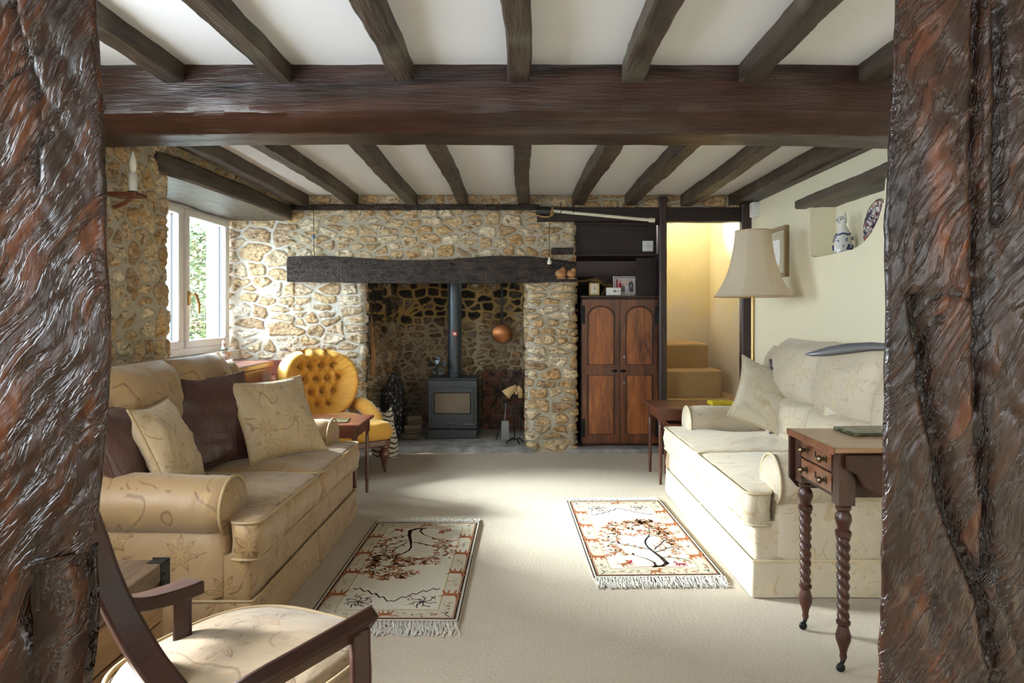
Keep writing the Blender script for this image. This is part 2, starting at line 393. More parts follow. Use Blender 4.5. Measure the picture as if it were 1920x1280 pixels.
HEARTH = a.set(col=a.ramp(n1, [(.3, (.16, .15, .14)), (.7, (.42, .40, .38))]), rough=.7, normal=a.bump(a.math('ADD', n1, a.math('MULTIPLY', n2, .4)), .7, .02))
a = NT('ceiling_plaster'); v = a.coord(); CEIL = a.set(col=a.mix(a.noise(v, 2.5, 4), (.80, .80, .82), (.74, .74, .765)), rough=.9, normal=a.bump(a.noise(v, 6, 4), .12, .02))
a = NT('cream_plaster'); v = a.coord(); YELLOW = a.set(col=a.mix(a.noise(v, 1.8, 4), (.86, .79, .58), (.82, .75, .55)), rough=.85, normal=a.bump(a.noise(v, 5, 5), .16, .03))
a = NT('stairwell_plaster'); v = a.coord(); z = a.n('ShaderNodeSeparateXYZ', {0: v}, out=2)
st = a.step(a.math('ADD', z, a.math('MULTIPLY', a.noise(v, 4, 4), .7)), 1.70, 1.42)
STAIRWALL = a.set(col=a.mix(a.math('MULTIPLY', st, .8), (.68, .56, .29), (.62, .54, .43)), rough=.85, normal=a.bump(a.noise(v, 7, 5), .3, .03))
a = NT('carpet'); v = a.coord(); n1 = a.noise(v, 240, 3, .7); n2 = a.noise(v, 75, 3); n3 = a.noise(v, 2.2, 3)
CARPET = a.set(col=a.mix(n3, a.mix(n1, (.56, .47, .36), (.42, .345, .26)), a.mix(n1, (.52, .43, .325), (.38, .31, .225))), rough=.97, spec=.08, sheen=.2, normal=a.bump(a.math('ADD', n1, n2), .7, .006))
STAIRCARPET = plain('stair_carpet', (.52, .33, .155), .95, spec=.1, var=.18, sc=90, bump=.5)
POST = None
BEAM_X = wood('beam_timber', (.008, .003, .002), (.060, .022, .011), 'X', 7, .28, .45, .10)
BEAM_Y = wood('joist_timber', (.016, .009, .006), (.105, .068, .044), 'Y', 11, .38, .9, .10, green=.35)
BEAM_NEAR = wood('near_joist_timber', (.014, .009, .006), (.115, .080, .054), 'Y', 12, .36, 1.0, .10, green=.45)
LINTEL_Y = wood('window_lintel_timber', (.035, .026, .020), (.14, .11, .085), 'Y', 8, .35, .6, .12)
TAR = None
a = NT('tarred_beam'); v = a.coord(); vs_ = a.scale(v, (.35, 1, 1)); n1 = a.noise(vs_, 30, 6, .7); n2 = a.noise(v, 6, 3)
TAR = a.set(col=a.ramp(n1, [(.35, (.014, .008, .006)), (.75, (.085, .052, .038))]), rough=.26, normal=a.bump(a.math('ADD', a.math('ADD', n1, a.noise(v, 75, 3)), a.math('MULTIPLY', n2, .6)), 1.0, .025))
DARKBOARD = wood('dark_board', (.010, .005, .004), (.035, .014, .010), 'X', 5, .4, .25, .12)
POSTWOOD = wood('dark_post_paint', (.022, .012, .010), (.055, .030, .024), 'Z', 8, .35, .3, .1)
a = NT('adzed_oak'); v = a.coord()
cr = a.n('ShaderNodeAttribute', attribute_name='crack', out=2)
n1 = a.noise(a.scale(v, (1, 1, .12)), 14, 6, .6, .8); wv = a.vmath('MULTIPLY', a.vmath('SUBTRACT', a.noise(v, 3.2, 2, out=1), (.5, .5, .5)), (.16, .1, .16)); vw = a.vmath('ADD', v, wv); nd = a.noise(a.scale(a.scale(vw, (1, 1, 1), rot=(0, -.55, 0)), (1.0, 1.0, .11)), 44, 4, .6, .2); rg = a.step(a.math('ABSOLUTE', a.math('SUBTRACT', nd, .5)), .0, .045); n2 = a.noise(v, 5, 3, .5, .8); n3 = a.noise(a.scale(v, (1, 1, .25)), 130, 3)
c = a.ramp(a.math('ADD', a.math('MULTIPLY', n1, .6), a.math('MULTIPLY', nd, .4)), [(.38, (.006, .002, .0015)), (.53, (.036, .011, .004)), (.72, (.20, .052, .010))])
c = a.mix(a.math('MULTIPLY', a.step(n2, .50, .66), .45), c, (.022, .007, .004))
c = a.mix(a.math('MULTIPLY', a.math('SUBTRACT', 1.0, rg), .55), c, (.012, .005, .003)); c = a.mix(cr, c, (.006, .003, .002))
POST = a.set(col=c, rough=a.math('ADD', .17, a.math('MULTIPLY', n3, .25)), spec=.5, normal=a.bump(a.math('ADD', a.math('ADD', nd, a.math('MULTIPLY', n1, .8)), a.math('ADD', a.math('MULTIPLY', n3, .08), a.math('MULTIPLY', rg, .35))), .60, .006))

def damask(name, base, pat, hi, cell=3.0, seed=0.0, strength=1.0, petals=7):
    a = NT(name); uv = a.n('ShaderNodeMapping', {0: a.coord('UV'), 1: (seed, seed*.7, 0)})
    w = a.noise(uv, 5, 2, out=1); uvw = a.vmath('ADD', uv, a.vmath('MULTIPLY', a.vmath('SUBTRACT', w, (.5, .5, .5)), (.03, .03, 0)))
    nd = a.t.nodes.new('ShaderNodeTexVoronoi'); nd.voronoi_dimensions = '2D'; nd.inputs['Scale'].default_value = cell; nd.inputs['Randomness'].default_value = .75
    a.t.links.new(uvw, nd.inputs['Vector']); pos = nd.outputs['Position']; cc = nd.outputs['Color']
    d = a.vmath('SUBTRACT', uvw, pos); sx = a.n('ShaderNodeSeparateXYZ', {0: d}); sy = sx.node.outputs[1]
    r = a.vmath('LENGTH', d, out=1); ang = a.math('ARCTAN2', sy, sx); rr = a.n('ShaderNodeSeparateXYZ', {0: cc})
    pt = a.math('ABSOLUTE', a.math('SUBTRACT', a.math('MULTIPLY', a.math('FRACT', a.math('ADD', a.math('MULTIPLY', ang, petals/(2*PI)), rr)), 2.0), 1.0))
    sc = 3.0/cell
    R = a.math('ADD', .020*sc, a.math('MULTIPLY', a.math('POWER', pt, 1.05), .078*sc))
    dif = a.math('SUBTRACT', r, R)
    outline = a.step(a.math('ABSOLUTE', dif), .0070*sc, .0030*sc); inside = a.step(dif, .001, -.001)
    vein = a.math('MULTIPLY', inside, a.step(pt, .93, .97))
    vn_ = a.noise(uvw, cell*1.0, 1.0, .4); fr = a.math('ABSOLUTE', a.math('SUBTRACT', a.math('FRACT', a.math('MULTIPLY', vn_, 5.0)), .5))
    vine = a.math('MULTIPLY', a.math('MULTIPLY', a.step(fr, .055, .02), a.step(a.noise(uv, cell*1.6, 2), .44, .52)), a.math('SUBTRACT', 1.0, inside))
    outline = a.math('MAXIMUM', outline, a.step(a.math('ABSOLUTE', a.math('SUBTRACT', r, a.math('MULTIPLY', R, .62))), .004*sc, .0015*sc))
    nd2 = a.t.nodes.new('ShaderNodeTexVoronoi'); nd2.voronoi_dimensions = '2D'; nd2.inputs['Scale'].default_value = cell*2.6; nd2.inputs['Randomness'].default_value = 1
    a.t.links.new(a.scale(uvw, (1.0, .42, 1), rot=(0, 0, .7)), nd2.inputs['Vector'])
    leafd = nd2.outputs['Distance']; leaf = a.math('MULTIPLY', a.math('MULTIPLY', a.step(leafd, .25, .20), a.step(fr, .26, .20)), a.math('SUBTRACT', 1.0, inside))
    weave = a.noise(a.scale(uv, (1, .25, 1)), 420, 2); weave2 = a.noise(a.scale(uv, (.25, 1, 1)), 420, 2)
    wv = a.math('ADD', weave, weave2)
    b = a.mix(a.math('MULTIPLY', wv, .5), base, tuple(x*.86 for x in base))
    c = a.mix(a.math('MULTIPLY', a.math('MAXIMUM', a.math('MULTIPLY', inside, .30), a.math('MULTIPLY', leaf, .40)), strength), b, hi)
    c = a.mix(a.math('MULTIPLY', a.math('MAXIMUM', a.math('MAXIMUM', outline, vein), a.math('MULTIPLY', vine, .8)), .8*strength), c, pat)
    hgt = a.math('ADD', a.math('MULTIPLY', a.math('MAXIMUM', inside, leaf), .5), a.math('MULTIPLY', wv, .18))
    wr = a.noise(a.coord(), 7, 4, .5, .6)
    nrm = a.bump(wr, .35, .03); nrm = a.bump(hgt, .35, .003, nrm)
    return a.set(col=c, rough=.50, spec=.5, sheen=.25, normal=nrm)
DAM_L = damask('damask_shaded', (.345, .215, .100), (.13, .052, .012), (.43, .26, .08), 4.6, 3.3)  # cream damask of the left sofa, its shade put into the base colour
DAM_R = damask('damask_cream', (.57, .485, .36), (.38, .25, .10), (.66, .52, .31), 5.0, 8.1, .8)
DAM_C = damask('damask_cushion', (.47, .345, .20), (.22, .12, .035), (.55, .39, .17), 7.0, 5.2, 1.0, 8)  # cushions on the left sofa, base colour darkened for its shade
DAM_CR = damask('damask_pale_cushion', (.68, .61, .47), (.50, .35, .16), (.78, .66, .44), 6.0, 1.9, .8, 8)
DAM_S = damask('damask_seat', (.31, .215, .115), (.13, .06, .018), (.36, .22, .08), 6.0, 11.4, 1.0, 6)
PIPE_L = plain('piping_shaded', (.44, .31, .16), .7, sc=60); PIPE_R = plain('piping_cream', (.68, .56, .37), .7, sc=60)  # left piping carries the sofa's shade in its colour too
def satin(name, col, rough=.32):
    a = NT(name); v = a.coord(); wr = a.noise(a.scale(v, (1, 1, .5)), 12, 4, .6, 1.0)
    return a.set(col=a.mix(wr, col, tuple(x*.7 for x in col)), rough=rough, spec=.5, sheen=.08, normal=a.bump(wr, .5, .02))
BROWN_SATIN = satin('brown_satin', (.085, .034, .026)); PLUM_SATIN = satin('grey_satin', (.070, .055, .062)); 
VELVET = None
a = NT('gold_velvet'); v = a.coord(); n1 = a.noise(v, 9, 5, .6, .6); n2 = a.noise(v, 38, 3)
VELVET = a.set(col=a.mix(n1, (.84, .47, .10), (.70, .33, .045)), rough=.55, spec=.25, sheen=.9, normal=a.bump(a.math('ADD', n1, a.math('MULTIPLY', n2, .4)), .35, .012))
a.b.inputs['Sheen Tint'].default_value = (1, .86, .55, 1); a.b.inputs['Sheen Roughness'].default_value = .35
VELVET_D = plain('velvet_button', (.42, .20, .03), .7)
MAHOG = wood('mahogany', (.070, .018, .010), (.22, .060, .028), 'X', 6, .22, .12, .12, coat=.3)
MAHOG_Z = wood('mahogany_turned', (.060, .020, .014), (.17, .060, .035), 'Z', 6, .22, .1, .15, coat=.3)
WALNUT = wood('dark_walnut', (.020, .007, .004), (.066, .024, .013), 'Y', 6, .30, .12, .15, spec=.35)
TWIST = wood('twist_leg_wood', (.018, .005, .003), (.080, .024, .013), 'Z', 8, .25, .1, .2, coat=.1)
BURR = wood('burr_veneer', (.10, .032, .014), (.34, .13, .055), 'Y', 16, .22, .1, .6, coat=.4)
TOPWOOD = wood('tan_table_top', (.20, .095, .04), (.40, .22, .11), 'X', 8, .20, .06, .10, coat=.5)  # tan, lighter than the table's frame
OAK = wood('red_oak', (.085, .020, .006), (.55, .17, .035), 'Z', 12, .30, .3, .14, coat=.2)
OAK_EDGE = wood('oak_frame', (.050, .014, .006), (.28, .085, .025), 'Z', 10, .30, .3, .14, coat=.2)
OAK_DARK = wood('oak_moulding', (.025, .010, .007), (.07, .028, .016), 'Z', 10, .3, .2, .14)
CRATEW = wood('crate_pine', (.22, .11, .045), (.48, .28, .13), 'Y', 9, .6, .3, .12)
CRATETOP = wood('crate_lid_wood', (.07, .04, .022), (.22, .135, .075), 'Y', 9, .5, .4, .12)
SILLW = wood('sill_wood', (.12, .035, .022), (.26, .085, .055), 'Y', 5, .25, .1, .12, coat=.3)
IRON = plain('black_iron', (.022, .022, .024), .42, .6, var=.2, sc=40, bump=.15)
STOVE = plain('stove_steel', (.055, .060, .068), .48, .25, var=.08, sc=30)
FLUE = plain('flue_enamel', (.060, .072, .085), .32, .35, var=.08, sc=20)
BRASS = plain('brass', (.52, .36, .15), .34, .85, var=.12, sc=30)
DBRASS = plain('aged_brass', (.22, .16, .09), .35, .9, var=.2, sc=30)
CHROME = plain('chrome', (.75, .75, .76), .15, 1.0, var=.03)
COPPER = plain('copper', (.55, .22, .09), .32, .9, var=.25, sc=12)
UPVC = plain('white_upvc', (.82, .83, .85), .3, var=.02)
WHITEP = plain('white_plastic', (.80, .80, .78), .4, var=.02)
IVORY = plain('ivory_paint', (.78, .74, .60), .5, var=.04)
BLACKG = plain('black_gloss', (.01, .01, .011), .15, var=.0)
LEATHER = plain('tan_leather', (.50, .24, .09), .45, var=.2, sc=20, bump=.2)
TANHIDE = plain('gauntlet_hide', (.62, .42, .19), .75, var=.2, sc=20, bump=.3)
STEEL = plain('dull_steel', (.24, .25, .27), .35, .8, var=.15, sc=30)
YBOX = plain('yellow_card', (.85, .66, .03), .5, var=.03); YBOX2 = plain('dark_yellow_card', (.50, .36, .02), .5, var=.05)
GREYM = plain('grey_lamp_metal', (.20, .21, .235), .32, .5, var=.04)
FRINGE = plain('fringe_wool', (.74, .69, .62), .95, var=.15, sc=120)
CERAM = plain('white_ceramic', (.78, .77, .72), .12, var=.04, coat=.4)
BLUEC = plain('cobalt_glaze', (.025, .035, .16), .12, var=.1, coat=.4)
REDP = plain('red_paint', (.65, .06, .03), .35, var=.1); GREENP = plain('green_paint', (.02, .22, .12), .35, var=.1); ORANGEP = plain('orange_paint', (.80, .25, .04), .35, var=.1)
LINEN = None
a = NT('shade_fabric'); 
LINEN = a.set(col=a.mix(a.noise(a.scale(a.coord(), (1, 1, .2)), 160, 2), (.93, .87, .77), (.88, .82, .71)), rough=.85, spec=.15)
tr = a.n('ShaderNodeBsdfTranslucent', {0: (.85, .72, .52, 1)}); mx = a.n('ShaderNodeMixShader', {0: .60, 1: a.b.outputs[0], 2: tr}); a.t.links.new(mx, a.out.inputs[0])
SHADEBAND = plain('shade_trim', (.66, .50, .33), .8)
a = NT('window_glass'); tp = a.n('ShaderNodeBsdfTransparent', {0: (.95, .98, .97, 1)}); gl = a.n('ShaderNodeBsdfGlossy', {0: (1, 1, 1, 1), 'Roughness': .02})
GLASS = a.m; a.t.links.new(a.n('ShaderNodeMixShader', {0: .07, 1: tp, 2: gl}), a.out.inputs[0])
a = NT('stove_glass'); v = a.coord(); n1 = a.noise(v, 5, 3)
SGLASS = a.set(col=a.mix(n1, (.25, .20, .15), (.10, .075, .055)), rough=.10, spec=1.0, coat=1.0, crough=.04)
a = NT('candle_bulb'); BULB = a.set(col=(.9, .87, .8), rough=.25, spec=.5)
a = NT('garden_leaves'); v = a.coord(); LEAFM = a.set(col=a.ramp(a.noise(v, 3.5, 3), [(.3, (.02, .045, .012)), (.52, (.065, .10, .03)), (.72, (.16, .07, .035))]), rough=.6)
GRASS = plain('lawn', (.045, .06, .025), .9, var=.3, sc=4); BARK = plain('bark', (.20, .16, .11), .9, var=.3, sc=12)
a = NT('speckled_black'); v = a.coord(); sp = a.step(a.noise(a.scale(v, (1, 1, .5)), 70, 3, .7), .56, .64)
SPECK = a.set(col=a.mix(sp, (.010, .010, .011), (.50, .50, .50)), rough=.35, normal=a.bump(a.noise(v, 40, 4), .5, .01))
a = NT('plate_glaze'); v = a.coord(); vo = a.n('ShaderNodeTexVoronoi', {'Vector': v, 'Scale': 55.0}, out=1); vd = a.n('ShaderNodeTexVoronoi', {'Vector': v, 'Scale': 28.0}, feature='DISTANCE_TO_EDGE')
sepx = a.n('ShaderNodeSeparateXYZ', {0: vo}); g2 = sepx.node.outputs[1]
c = a.mix(a.step(sepx, .55, .60), (.74, .68, .60), (.05, .055, .075)); c = a.mix(a.step(g2, .84, .88), c, (.40, .12, .08)); c = a.mix(a.step(vd, .09, .05), c, (.15, .10, .18))
PLATE = a.set(col=c, rough=.15, coat=.4)
a = NT('tabby_fabric'); v = a.coord(); wv = a.n('ShaderNodeTexWave', {'Vector': v, 'Scale': 9.0, 'Distortion': 7.0, 'Detail': 2.0}, bands_direction='Z', out=1)
TABBY = a.set(col=a.mix(a.step(wv, .72, .84), (.66, .60, .50), (.06, .05, .045)), rough=.85)
a = NT('mat_print'); v = a.coord(); MATP = a.set(col=a.mix(a.step(a.noise(v, 60, 4), .50, .56), (.015, .02, .012), (.70, .52, .05)), rough=.3)
a = NT('coaster_print'); v = a.coord(); MATG = a.set(col=a.mix(a.step(a.noise(v, 30, 4), .48, .56), (.035, .045, .022), (.16, .15, .09)), rough=.3)
# ------------------------------------------------------------------ the setting
def sbox(name, mat, *a, **k): return struct(MB().box(*a).build(name, mat, **k))
sbox('floor', CARPET, -2.1, 2.1, -1.7, 5.63, -.08, 0)
hp = [(-1.32, 6.6), (-1.32, 5.60), (-1.1, 5.565), (-.9, 5.575), (-.6, 5.55), (-.3, 5.57), (0, 5.55), (.10, 5.58), (.10, 6.6)]
def hearth(u, v):
    x = -1.34+u*1.46; y0 = 5.56+.03*fbm(x*3, 2, 0); y = y0+(6.6-y0)*v
    e = max(0, 1-v/.04); z = .045*(1-e*e)+.006*fbm(x*6, y*6, 3)
    return (x, y, z)
m = MB(); m.grid(hearth, 120, 90); struct(m.build('trim_1', HEARTH, smooth='all'))
struct(MB().box(.40, 1.22, 5.56, 6.35, -.06, .032).build('trim_2', HEARTH, bevel=.01))
sbox('ceiling', CEIL, -2.6, 2.1, -1.7, 5.9, 2.11, 2.2)
# left wall: plaster near the camera (with the nearer window opening), rubble stone beyond
m = MB(); m.box(-2.1, -1.88, -1.7, .45, 0, 2.11).box(-2.1, -1.88, 1.85, 2.45, 0, 2.11).box(-2.1, -1.88, .45, 1.85, 0, .92).box(-2.1, -1.88, .45, 1.85, 1.96, 2.11)
struct(m.build('wall_left', YELLOW))
struct(stone_sheet('wall_left', [(-1.88, 2.44), (-1.88, 3.66), (-2.50, 3.80)], 0, 2.11, STONE, rowh=.088, stw=.125, seed=11, depth=.016, r=.05, mortar=.009))
struct(MB().box(-2.5, -1.93, 2.44, 3.6, 0, 2.11).build('wall_left', STONE))
struct(stone_sheet('wall_left', [(-1.892, 3.55), (-1.892, 5.62)], 2.0, 2.11, STONE, rowh=.07, stw=.12, seed=12, mortar=.010, depth=.012))
struct(MB().box(-2.6, -1.92, 3.6, 5.66, 2.03, 2.11).box(-2.6, -2.44, 3.6, 5.7, 0, .80).box(-2.6, -2.44, 3.6, 5.7, 1.97, 2.05).build('wall_left', CEIL))
# far wall of the recess and chimney breast
struct(stone_sheet('wall_far', [(-2.50, 5.62), (-1.86, 5.62)], 0, 2.11, STONE_PALE, rowh=.085, stw=.19, seed=21, depth=.020, mortar=.009))
struct(stone_sheet('wall_far', [(-1.90, 5.60), (.455, 5.60), (.455, 6.3)], 1.54, 2.11, STONE, rowh=.062, stw=.145, seed=33, depth=.016, r=.05, mortar=.0075, keep=lambda s, z: z > 1.545))
struct(stone_sheet('wall_far', [(-1.90, 5.61), (-1.277, 5.61), (-1.19, 6.55)], 0, 1.46, STONE_PALE, rowh=.082, stw=.165, seed=41, depth=.018, r=.05, mortar=.008, keep=lambda s, z: s < .66))
struct(stone_sheet('wall_far', [(-1.292, 5.64), (-1.19, 6.55)], 0, 1.75, STONE_SOOT, rowh=.09, stw=.14, seed=43, depth=.035, mortar=.010))
struct(stone_sheet('wall_far', [(.066, 6.55), (.066, 5.61), (.455, 5.61), (.455, 6.3)], 0, 1.46, STONE, rowh=.058, stw=.17, seed=57, depth=.024, r=.06, mortar=.007))
struct(stone_sheet('wall_far', [(-1.30, 6.52), (.14, 6.52)], 0, 1.80, STONE_SOOT, rowh=.064, stw=.125, seed=64, depth=.026, mortar=.010))
struct(MB().box(-2.6, -1.87, 5.66, 6.7, 0, 2.2).box(-1.90, .12, 6.56, 6.75, 0, 2.2).box(-1.86, -1.32, 5.68, 6.5, 0, 1.5).box(.12, .40, 5.68, 6.6, 0, 1.5).box(-1.86, .40, 5.68, 6.5, 1.80, 2.15).build('wall_far', STONE))
struct(MB().box(-.36, .075, 6.46, 6.56, .0, .60).build('wall_far', BRICK, bevel=.01))
# recess behind the cupboard, wall between recess and stairs
struct(MB().box(.40, 1.178, 6.32, 6.40, 0, 2.11).box(1.165, 1.178, 5.62, 6.32, 0, 2.11).box(.44, .455, 5.9, 6.32, 0, 2.11).build('wall_recess', DARKBOARD))
struct(stone_sheet('wall_recess', [(.46, 5.98), (.82, 6.02)], .9, 1.50, STONE_SOOT, rowh=.2, stw=.35, seed=71, keep=lambda s, z: z < 1.46-.5*np.maximum(0, s-.22)))
struct(stone_sheet('wall_far', [(.44, 5.61), (1.90, 5.61)], 1.985, 2.11, STONE, rowh=.09, stw=.2, seed=81, depth=.02, mortar=.012))
# right wall with the niche (y 3.42..4.42, z 1.50..1.83)
m = MB()
for (y0, y1, z0, z1) in ((-1.7, 3.40, 0, 2.11), (4.42, 5.66, 0, 2.11), (3.40, 4.42, 0, 1.30), (3.40, 4.42, 1.862, 2.11)): m.box(1.88, 2.06, y0, y1, z0, z1)
m.box(2.045, 2.2, -1.7, 5.66, 0, 2.11)
lip = [(4.42, 1.30), (4.42, 1.515), (4.36, 1.500), (4.2, 1.497), (4.0, 1.500), (3.85, 1.505), (3.74, 1.53), (3.65, 1.575), (3.58, 1.64), (3.53, 1.72), (3.51, 1.84), (3.40, 1.84), (3.40, 1.30)]
m.prism(lip, 1.88, 2.06, 'X')
struct(m.build('wall_right', YELLOW, weld=.0005))
struct(MB().box(-2.1, 2.1, -1.78, -1.7, 0, 2.11).build('wall_near', YELLOW))
# stairwell
m = MB(); m.box(1.14, 1.95, 6.68, 6.78, 0, 2.75).box(1.86, 1.96, 5.62, 6.7, 0, 2.75).box(1.178, 1.19, 5.62, 6.0, 0, 2.75).box(1.178, 1.19, 6.0, 6.7, 0, .86).box(.9, 1.96, 5.9, 6.8, 2.72, 2.8).box(.9, .98, 6.42, 6.8, 1.2, 2.75).box(.95, 1.95, 5.92, 5.98, 2.11, 2.75)
struct(m.build('wall_stairwell', STAIRWALL))
for pts, h, nm in (([(1.19, 5.62), (1.86, 5.62), (1.86, 6.68), (1.19, 6.68)], .43, 0), ):
    pass
t = thing('staircase', 'carpeted winding stairs in tan pile rising behind the dark posts', 'stairs', (1.5, 5.9, 0))
t['kind'] = 'structure'
steps = [([(1.195, 5.64), (1.855, 5.64), (1.855, 6.67), (1.195, 6.67)], .43), ([(1.195, 5.76), (1.725, 5.80), (1.75, 6.67), (1.195, 6.67)], .655),
         ([(1.195, 5.98), (1.68, 6.08), (1.70, 6.67), (1.195, 6.67)], .87), ([(1.0, 5.95), (1.25, 6.02), (1.335, 6.25), (1.33, 6.67), (1.0, 6.67)], 1.085)]
zb = 0
for pl, h in steps:
    pl = round_poly([(x-1.5, y-5.9) for x, y in pl], .03, .05)
    MB().prism(pl, 0 if zb == 0 else zb-.02, h, 'Z').build('stair_step', STAIRCARPET, t, bevel=.02, seg=3, smooth=True); zb = h
# window 1
w = bpy.data.objects.new('window_1', None); C.objects.link(w); w.location = (-2.41, 4.7, .84); struct(w)
def wbox(name, m, *a, parent=w, **k): return MB().box(*a).build(name, m, parent, **k)
Y0, Y1, H = -.95, .87, 1.10
fr = MB(); fr.box(-.05, .04, Y0, Y1, 0, .055).box(-.05, .04, Y0, Y1, H-.055, H)
for y in (Y0, .065, Y1-.055): fr.box(-.05, .04, y, y+.055, .055, H-.055)
fr.build('window_frame', UPVC, w, bevel=.006)
for (a0, a1) in ((Y0+.055, .065), (.12, Y1-.055)):
    c = MB(); T = .055; c.box(-.03, .055, a0, a1, .055, .055+T).box(-.03, .055, a0, a1, H-.055-T, H-.055).box(-.03, .055, a0, a0+T, .055+T, H-.055-T).box(-.03, .055, a1-T, a1, .055+T, H-.055-T)
    cs = c.build('casement', UPVC, w, bevel=.008)
    MB().box(-.004, .004, a0+T, a1-T, .055+T, H-.055-T).build('pane', GLASS, cs)
    gk = MB(); gk.box(.0, .012, a0+T-.004, a0+T+.004, .055+T, H-.055-T).box(.0, .012, a1-T-.004, a1-T+.004, .055+T, H-.055-T).build('gasket', BLACKG, cs)
hd = MB(); hd.box(.055, .067, .135, .16, .36, .46).tube([(.07, .148, .44), (.10, .148, .44), (.105, .16, .43), (.10, .215, .37), (.095, .222, .30)], [.011, .012, .012, .011, .009], 10)
hd.build('window_handle', BRASS, w, smooth=True)
struct(MB().box(-2.46, -2.30, 3.75, 5.60, .775, .845).build('window_1_sill_frame', UPVC, bevel=.008))
bpy.data.objects['window_1_sill_frame'].name = 'window_2'
struct(MB().box(-2.32, -1.86, 3.74, 5.16, .735, .785).build('trim_3', SILLW, bevel=.012))
struct(MB().box(-2.32, -1.86, 5.16, 5.60, .60, .64).box(-2.30, -1.885, 5.15, 5.18, .60, .76).build('trim_4', SILLW, bevel=.008))
struct(MB().box(-1.92, -1.872, 3.72, 5.58, 0, .60).box(-1.92, -1.872, 3.72, 5.14, .58, .735).build('trim_5', SILLW, bevel=.006))
struct(MB().box(-2.40, -1.90, 5.59, 5.606, .34, .76).build('trim_6', SILLW, bevel=.004))

# ------------------------------------------------------------------ timbers
def timber(name, label, cat, *a, group=None, **k): return tag(beam(name, *a, **k), label, cat, group)
# cross beam with chamfered lower arris
def crossbeam(u, v):
    prof = [(2.95, 2.112), (2.95, 1.90), (2.94, 1.864), (2.745, 1.862), (2.735, 1.866), (2.655, 1.922), (2.65, 1.930), (2.65, 2.112)]
    L = [0]; 
    for i in range(1, len(prof)): L.append(L[-1]+math.hypot(prof[i][0]-prof[i-1][0], prof[i][1]-prof[i-1][1]))
    s = CV[int(round(v*(len(CV)-1)))]; i = max(j for j in range(len(L)) if L[j] <= s+1e-9); i = min(i, len(prof)-2); f = (s-L[i])/(L[i+1]-L[i])
    y = prof[i][0]+(prof[i+1][0]-prof[i][0])*f; z = prof[i][1]+(prof[i+1][1]-prof[i][1])*f
    x = -1.92+u*3.84; k = .010*fbm(x*2.5, y*8, z*8)+.005*mnoise.noise(Vector((x*9, y*20, z*20)))
    w = .012*fbm(x*.8, 3.3, 0)+.02*math.sin(PI*u)-.012
    return (x, y-k, z-k*.6+(w if z < 2.1 else 0))
CV = [0, .05, .10, .15, .2, .212, .2494, .30, .35, .40, .4444, .4551, .475, .50, .525, .5528, .5622, .60, .64, .68, .72, .7442]
m = MB(); m.grid(crossbeam, 420, len(CV))
tag(m.build('cross_beam', BEAM_X, smooth=24), 'massive dark chamfered oak beam crossing the whole room under the ceiling', 'beam')
nx = [-1.345, -.93, -.45, -.02, .435, .89, 1.37]
ordn = ['first', 'second', 'third', 'fourth', 'fifth', 'sixth', 'seventh']
for i, x in enumerate(nx):
    timber('ceiling_joist', 'rough dark joist nearer than the cross beam, %s from the left post' % ordn[i], 'joist', (x, -1.7, 2.088), (x+.01*math.sin(i*3), 2.66, 2.088), .085, .095, BEAM_NEAR, seed=i*1.7, wav=.016, rough=.0045, step=.03, bev=.007, group='joists of the near ceiling')
fx = [(-1.775, .09), (-1.36, .085), (-.88, .08), (-.46, .075), (.025, .095), (.475, .10), (.905, .09), (1.36, .095), (1.765, .12)]
fo = ['against the stone wall on the left', 'second from the stone window wall', 'third from the stone window wall', 'fourth, left of the stove pipe', 'fifth, right of the stove pipe', 'sixth, above the brass horn', 'seventh, above the cupboard', 'eighth, above the stair opening', 'against the cream wall on the right']
for i, (x, ww) in enumerate(fx):
    timber('ceiling_joist', 'weathered dark joist beyond the cross beam, '+fo[i], 'joist', (x-.02*math.sin(i*2.1), 2.90, 2.072), (x, 5.60, 2.072), ww, .10, BEAM_Y, seed=20+i*2.3, wav=.014, rough=.0045, step=.03, bev=.006, group='joists of the far ceiling')
m = MB(); m.box(1.82, 1.885, 2.92, 5.6, 2.02, 2.11); struct(m.build('trim_7', BEAM_Y))
timber('wall_plate', 'thin dark timber plate let into the stone above the fireplace', 'beam', (-1.88, 5.575, 2.005), (.16, 5.575, 2.005), .05, .045, TAR, seed=3, rough=.005, bev=.004)
timber('wall_plate', 'dark header timber over the cupboard recess and stair opening', 'beam', (.14, 5.60, 1.945), (1.80, 5.60, 1.945), .10, .115, DARKBOARD, seed=5, rough=.004, bev=.006)
# fireplace lintel
def flint(u, v):
    x = -1.885+u*2.345; prof = [(5.75, 1.40), (5.52, 1.395), (5.515, 1.43), (5.512, 1.50), (5.515, 1.57), (5.54, 1.60), (5.75, 1.62)]
    s = v*(len(prof)-1); i = min(int(s), len(prof)-2); f = s-i; y = prof[i][0]*(1-f)+prof[i+1][0]*f; z = prof[i][1]*(1-f)+prof[i+1][1]*f
    tp = max(0, (z-1.45)/.15); bt = max(0, (1.45-z)/.05)
    z += tp*(.018*math.sin(u*9.5+.6)-.012+.010*fbm(x*3, 1, 1)-.02*max(0, u-.86)/.14) + bt*(-.012*math.sin(u*PI)+.006*fbm(x*5, 9, 1))
    k = .012*fbm(x*4, y*10, z*10)+.005*mnoise.noise(Vector((x*24, y*30, z*30)))
    return (x, y-k, z)
m = MB(); m.grid(flint, 230, 36); m.add([flint(0, j/35) for j in range(36)], [tuple(range(36))]).add([flint(1, j/35) for j in range(36)], [tuple(range(36))])
tag(m.build('fireplace_lintel', TAR, smooth=40, weld=.0003), 'long wavy black tarred beam spanning the stone fireplace', 'lintel')
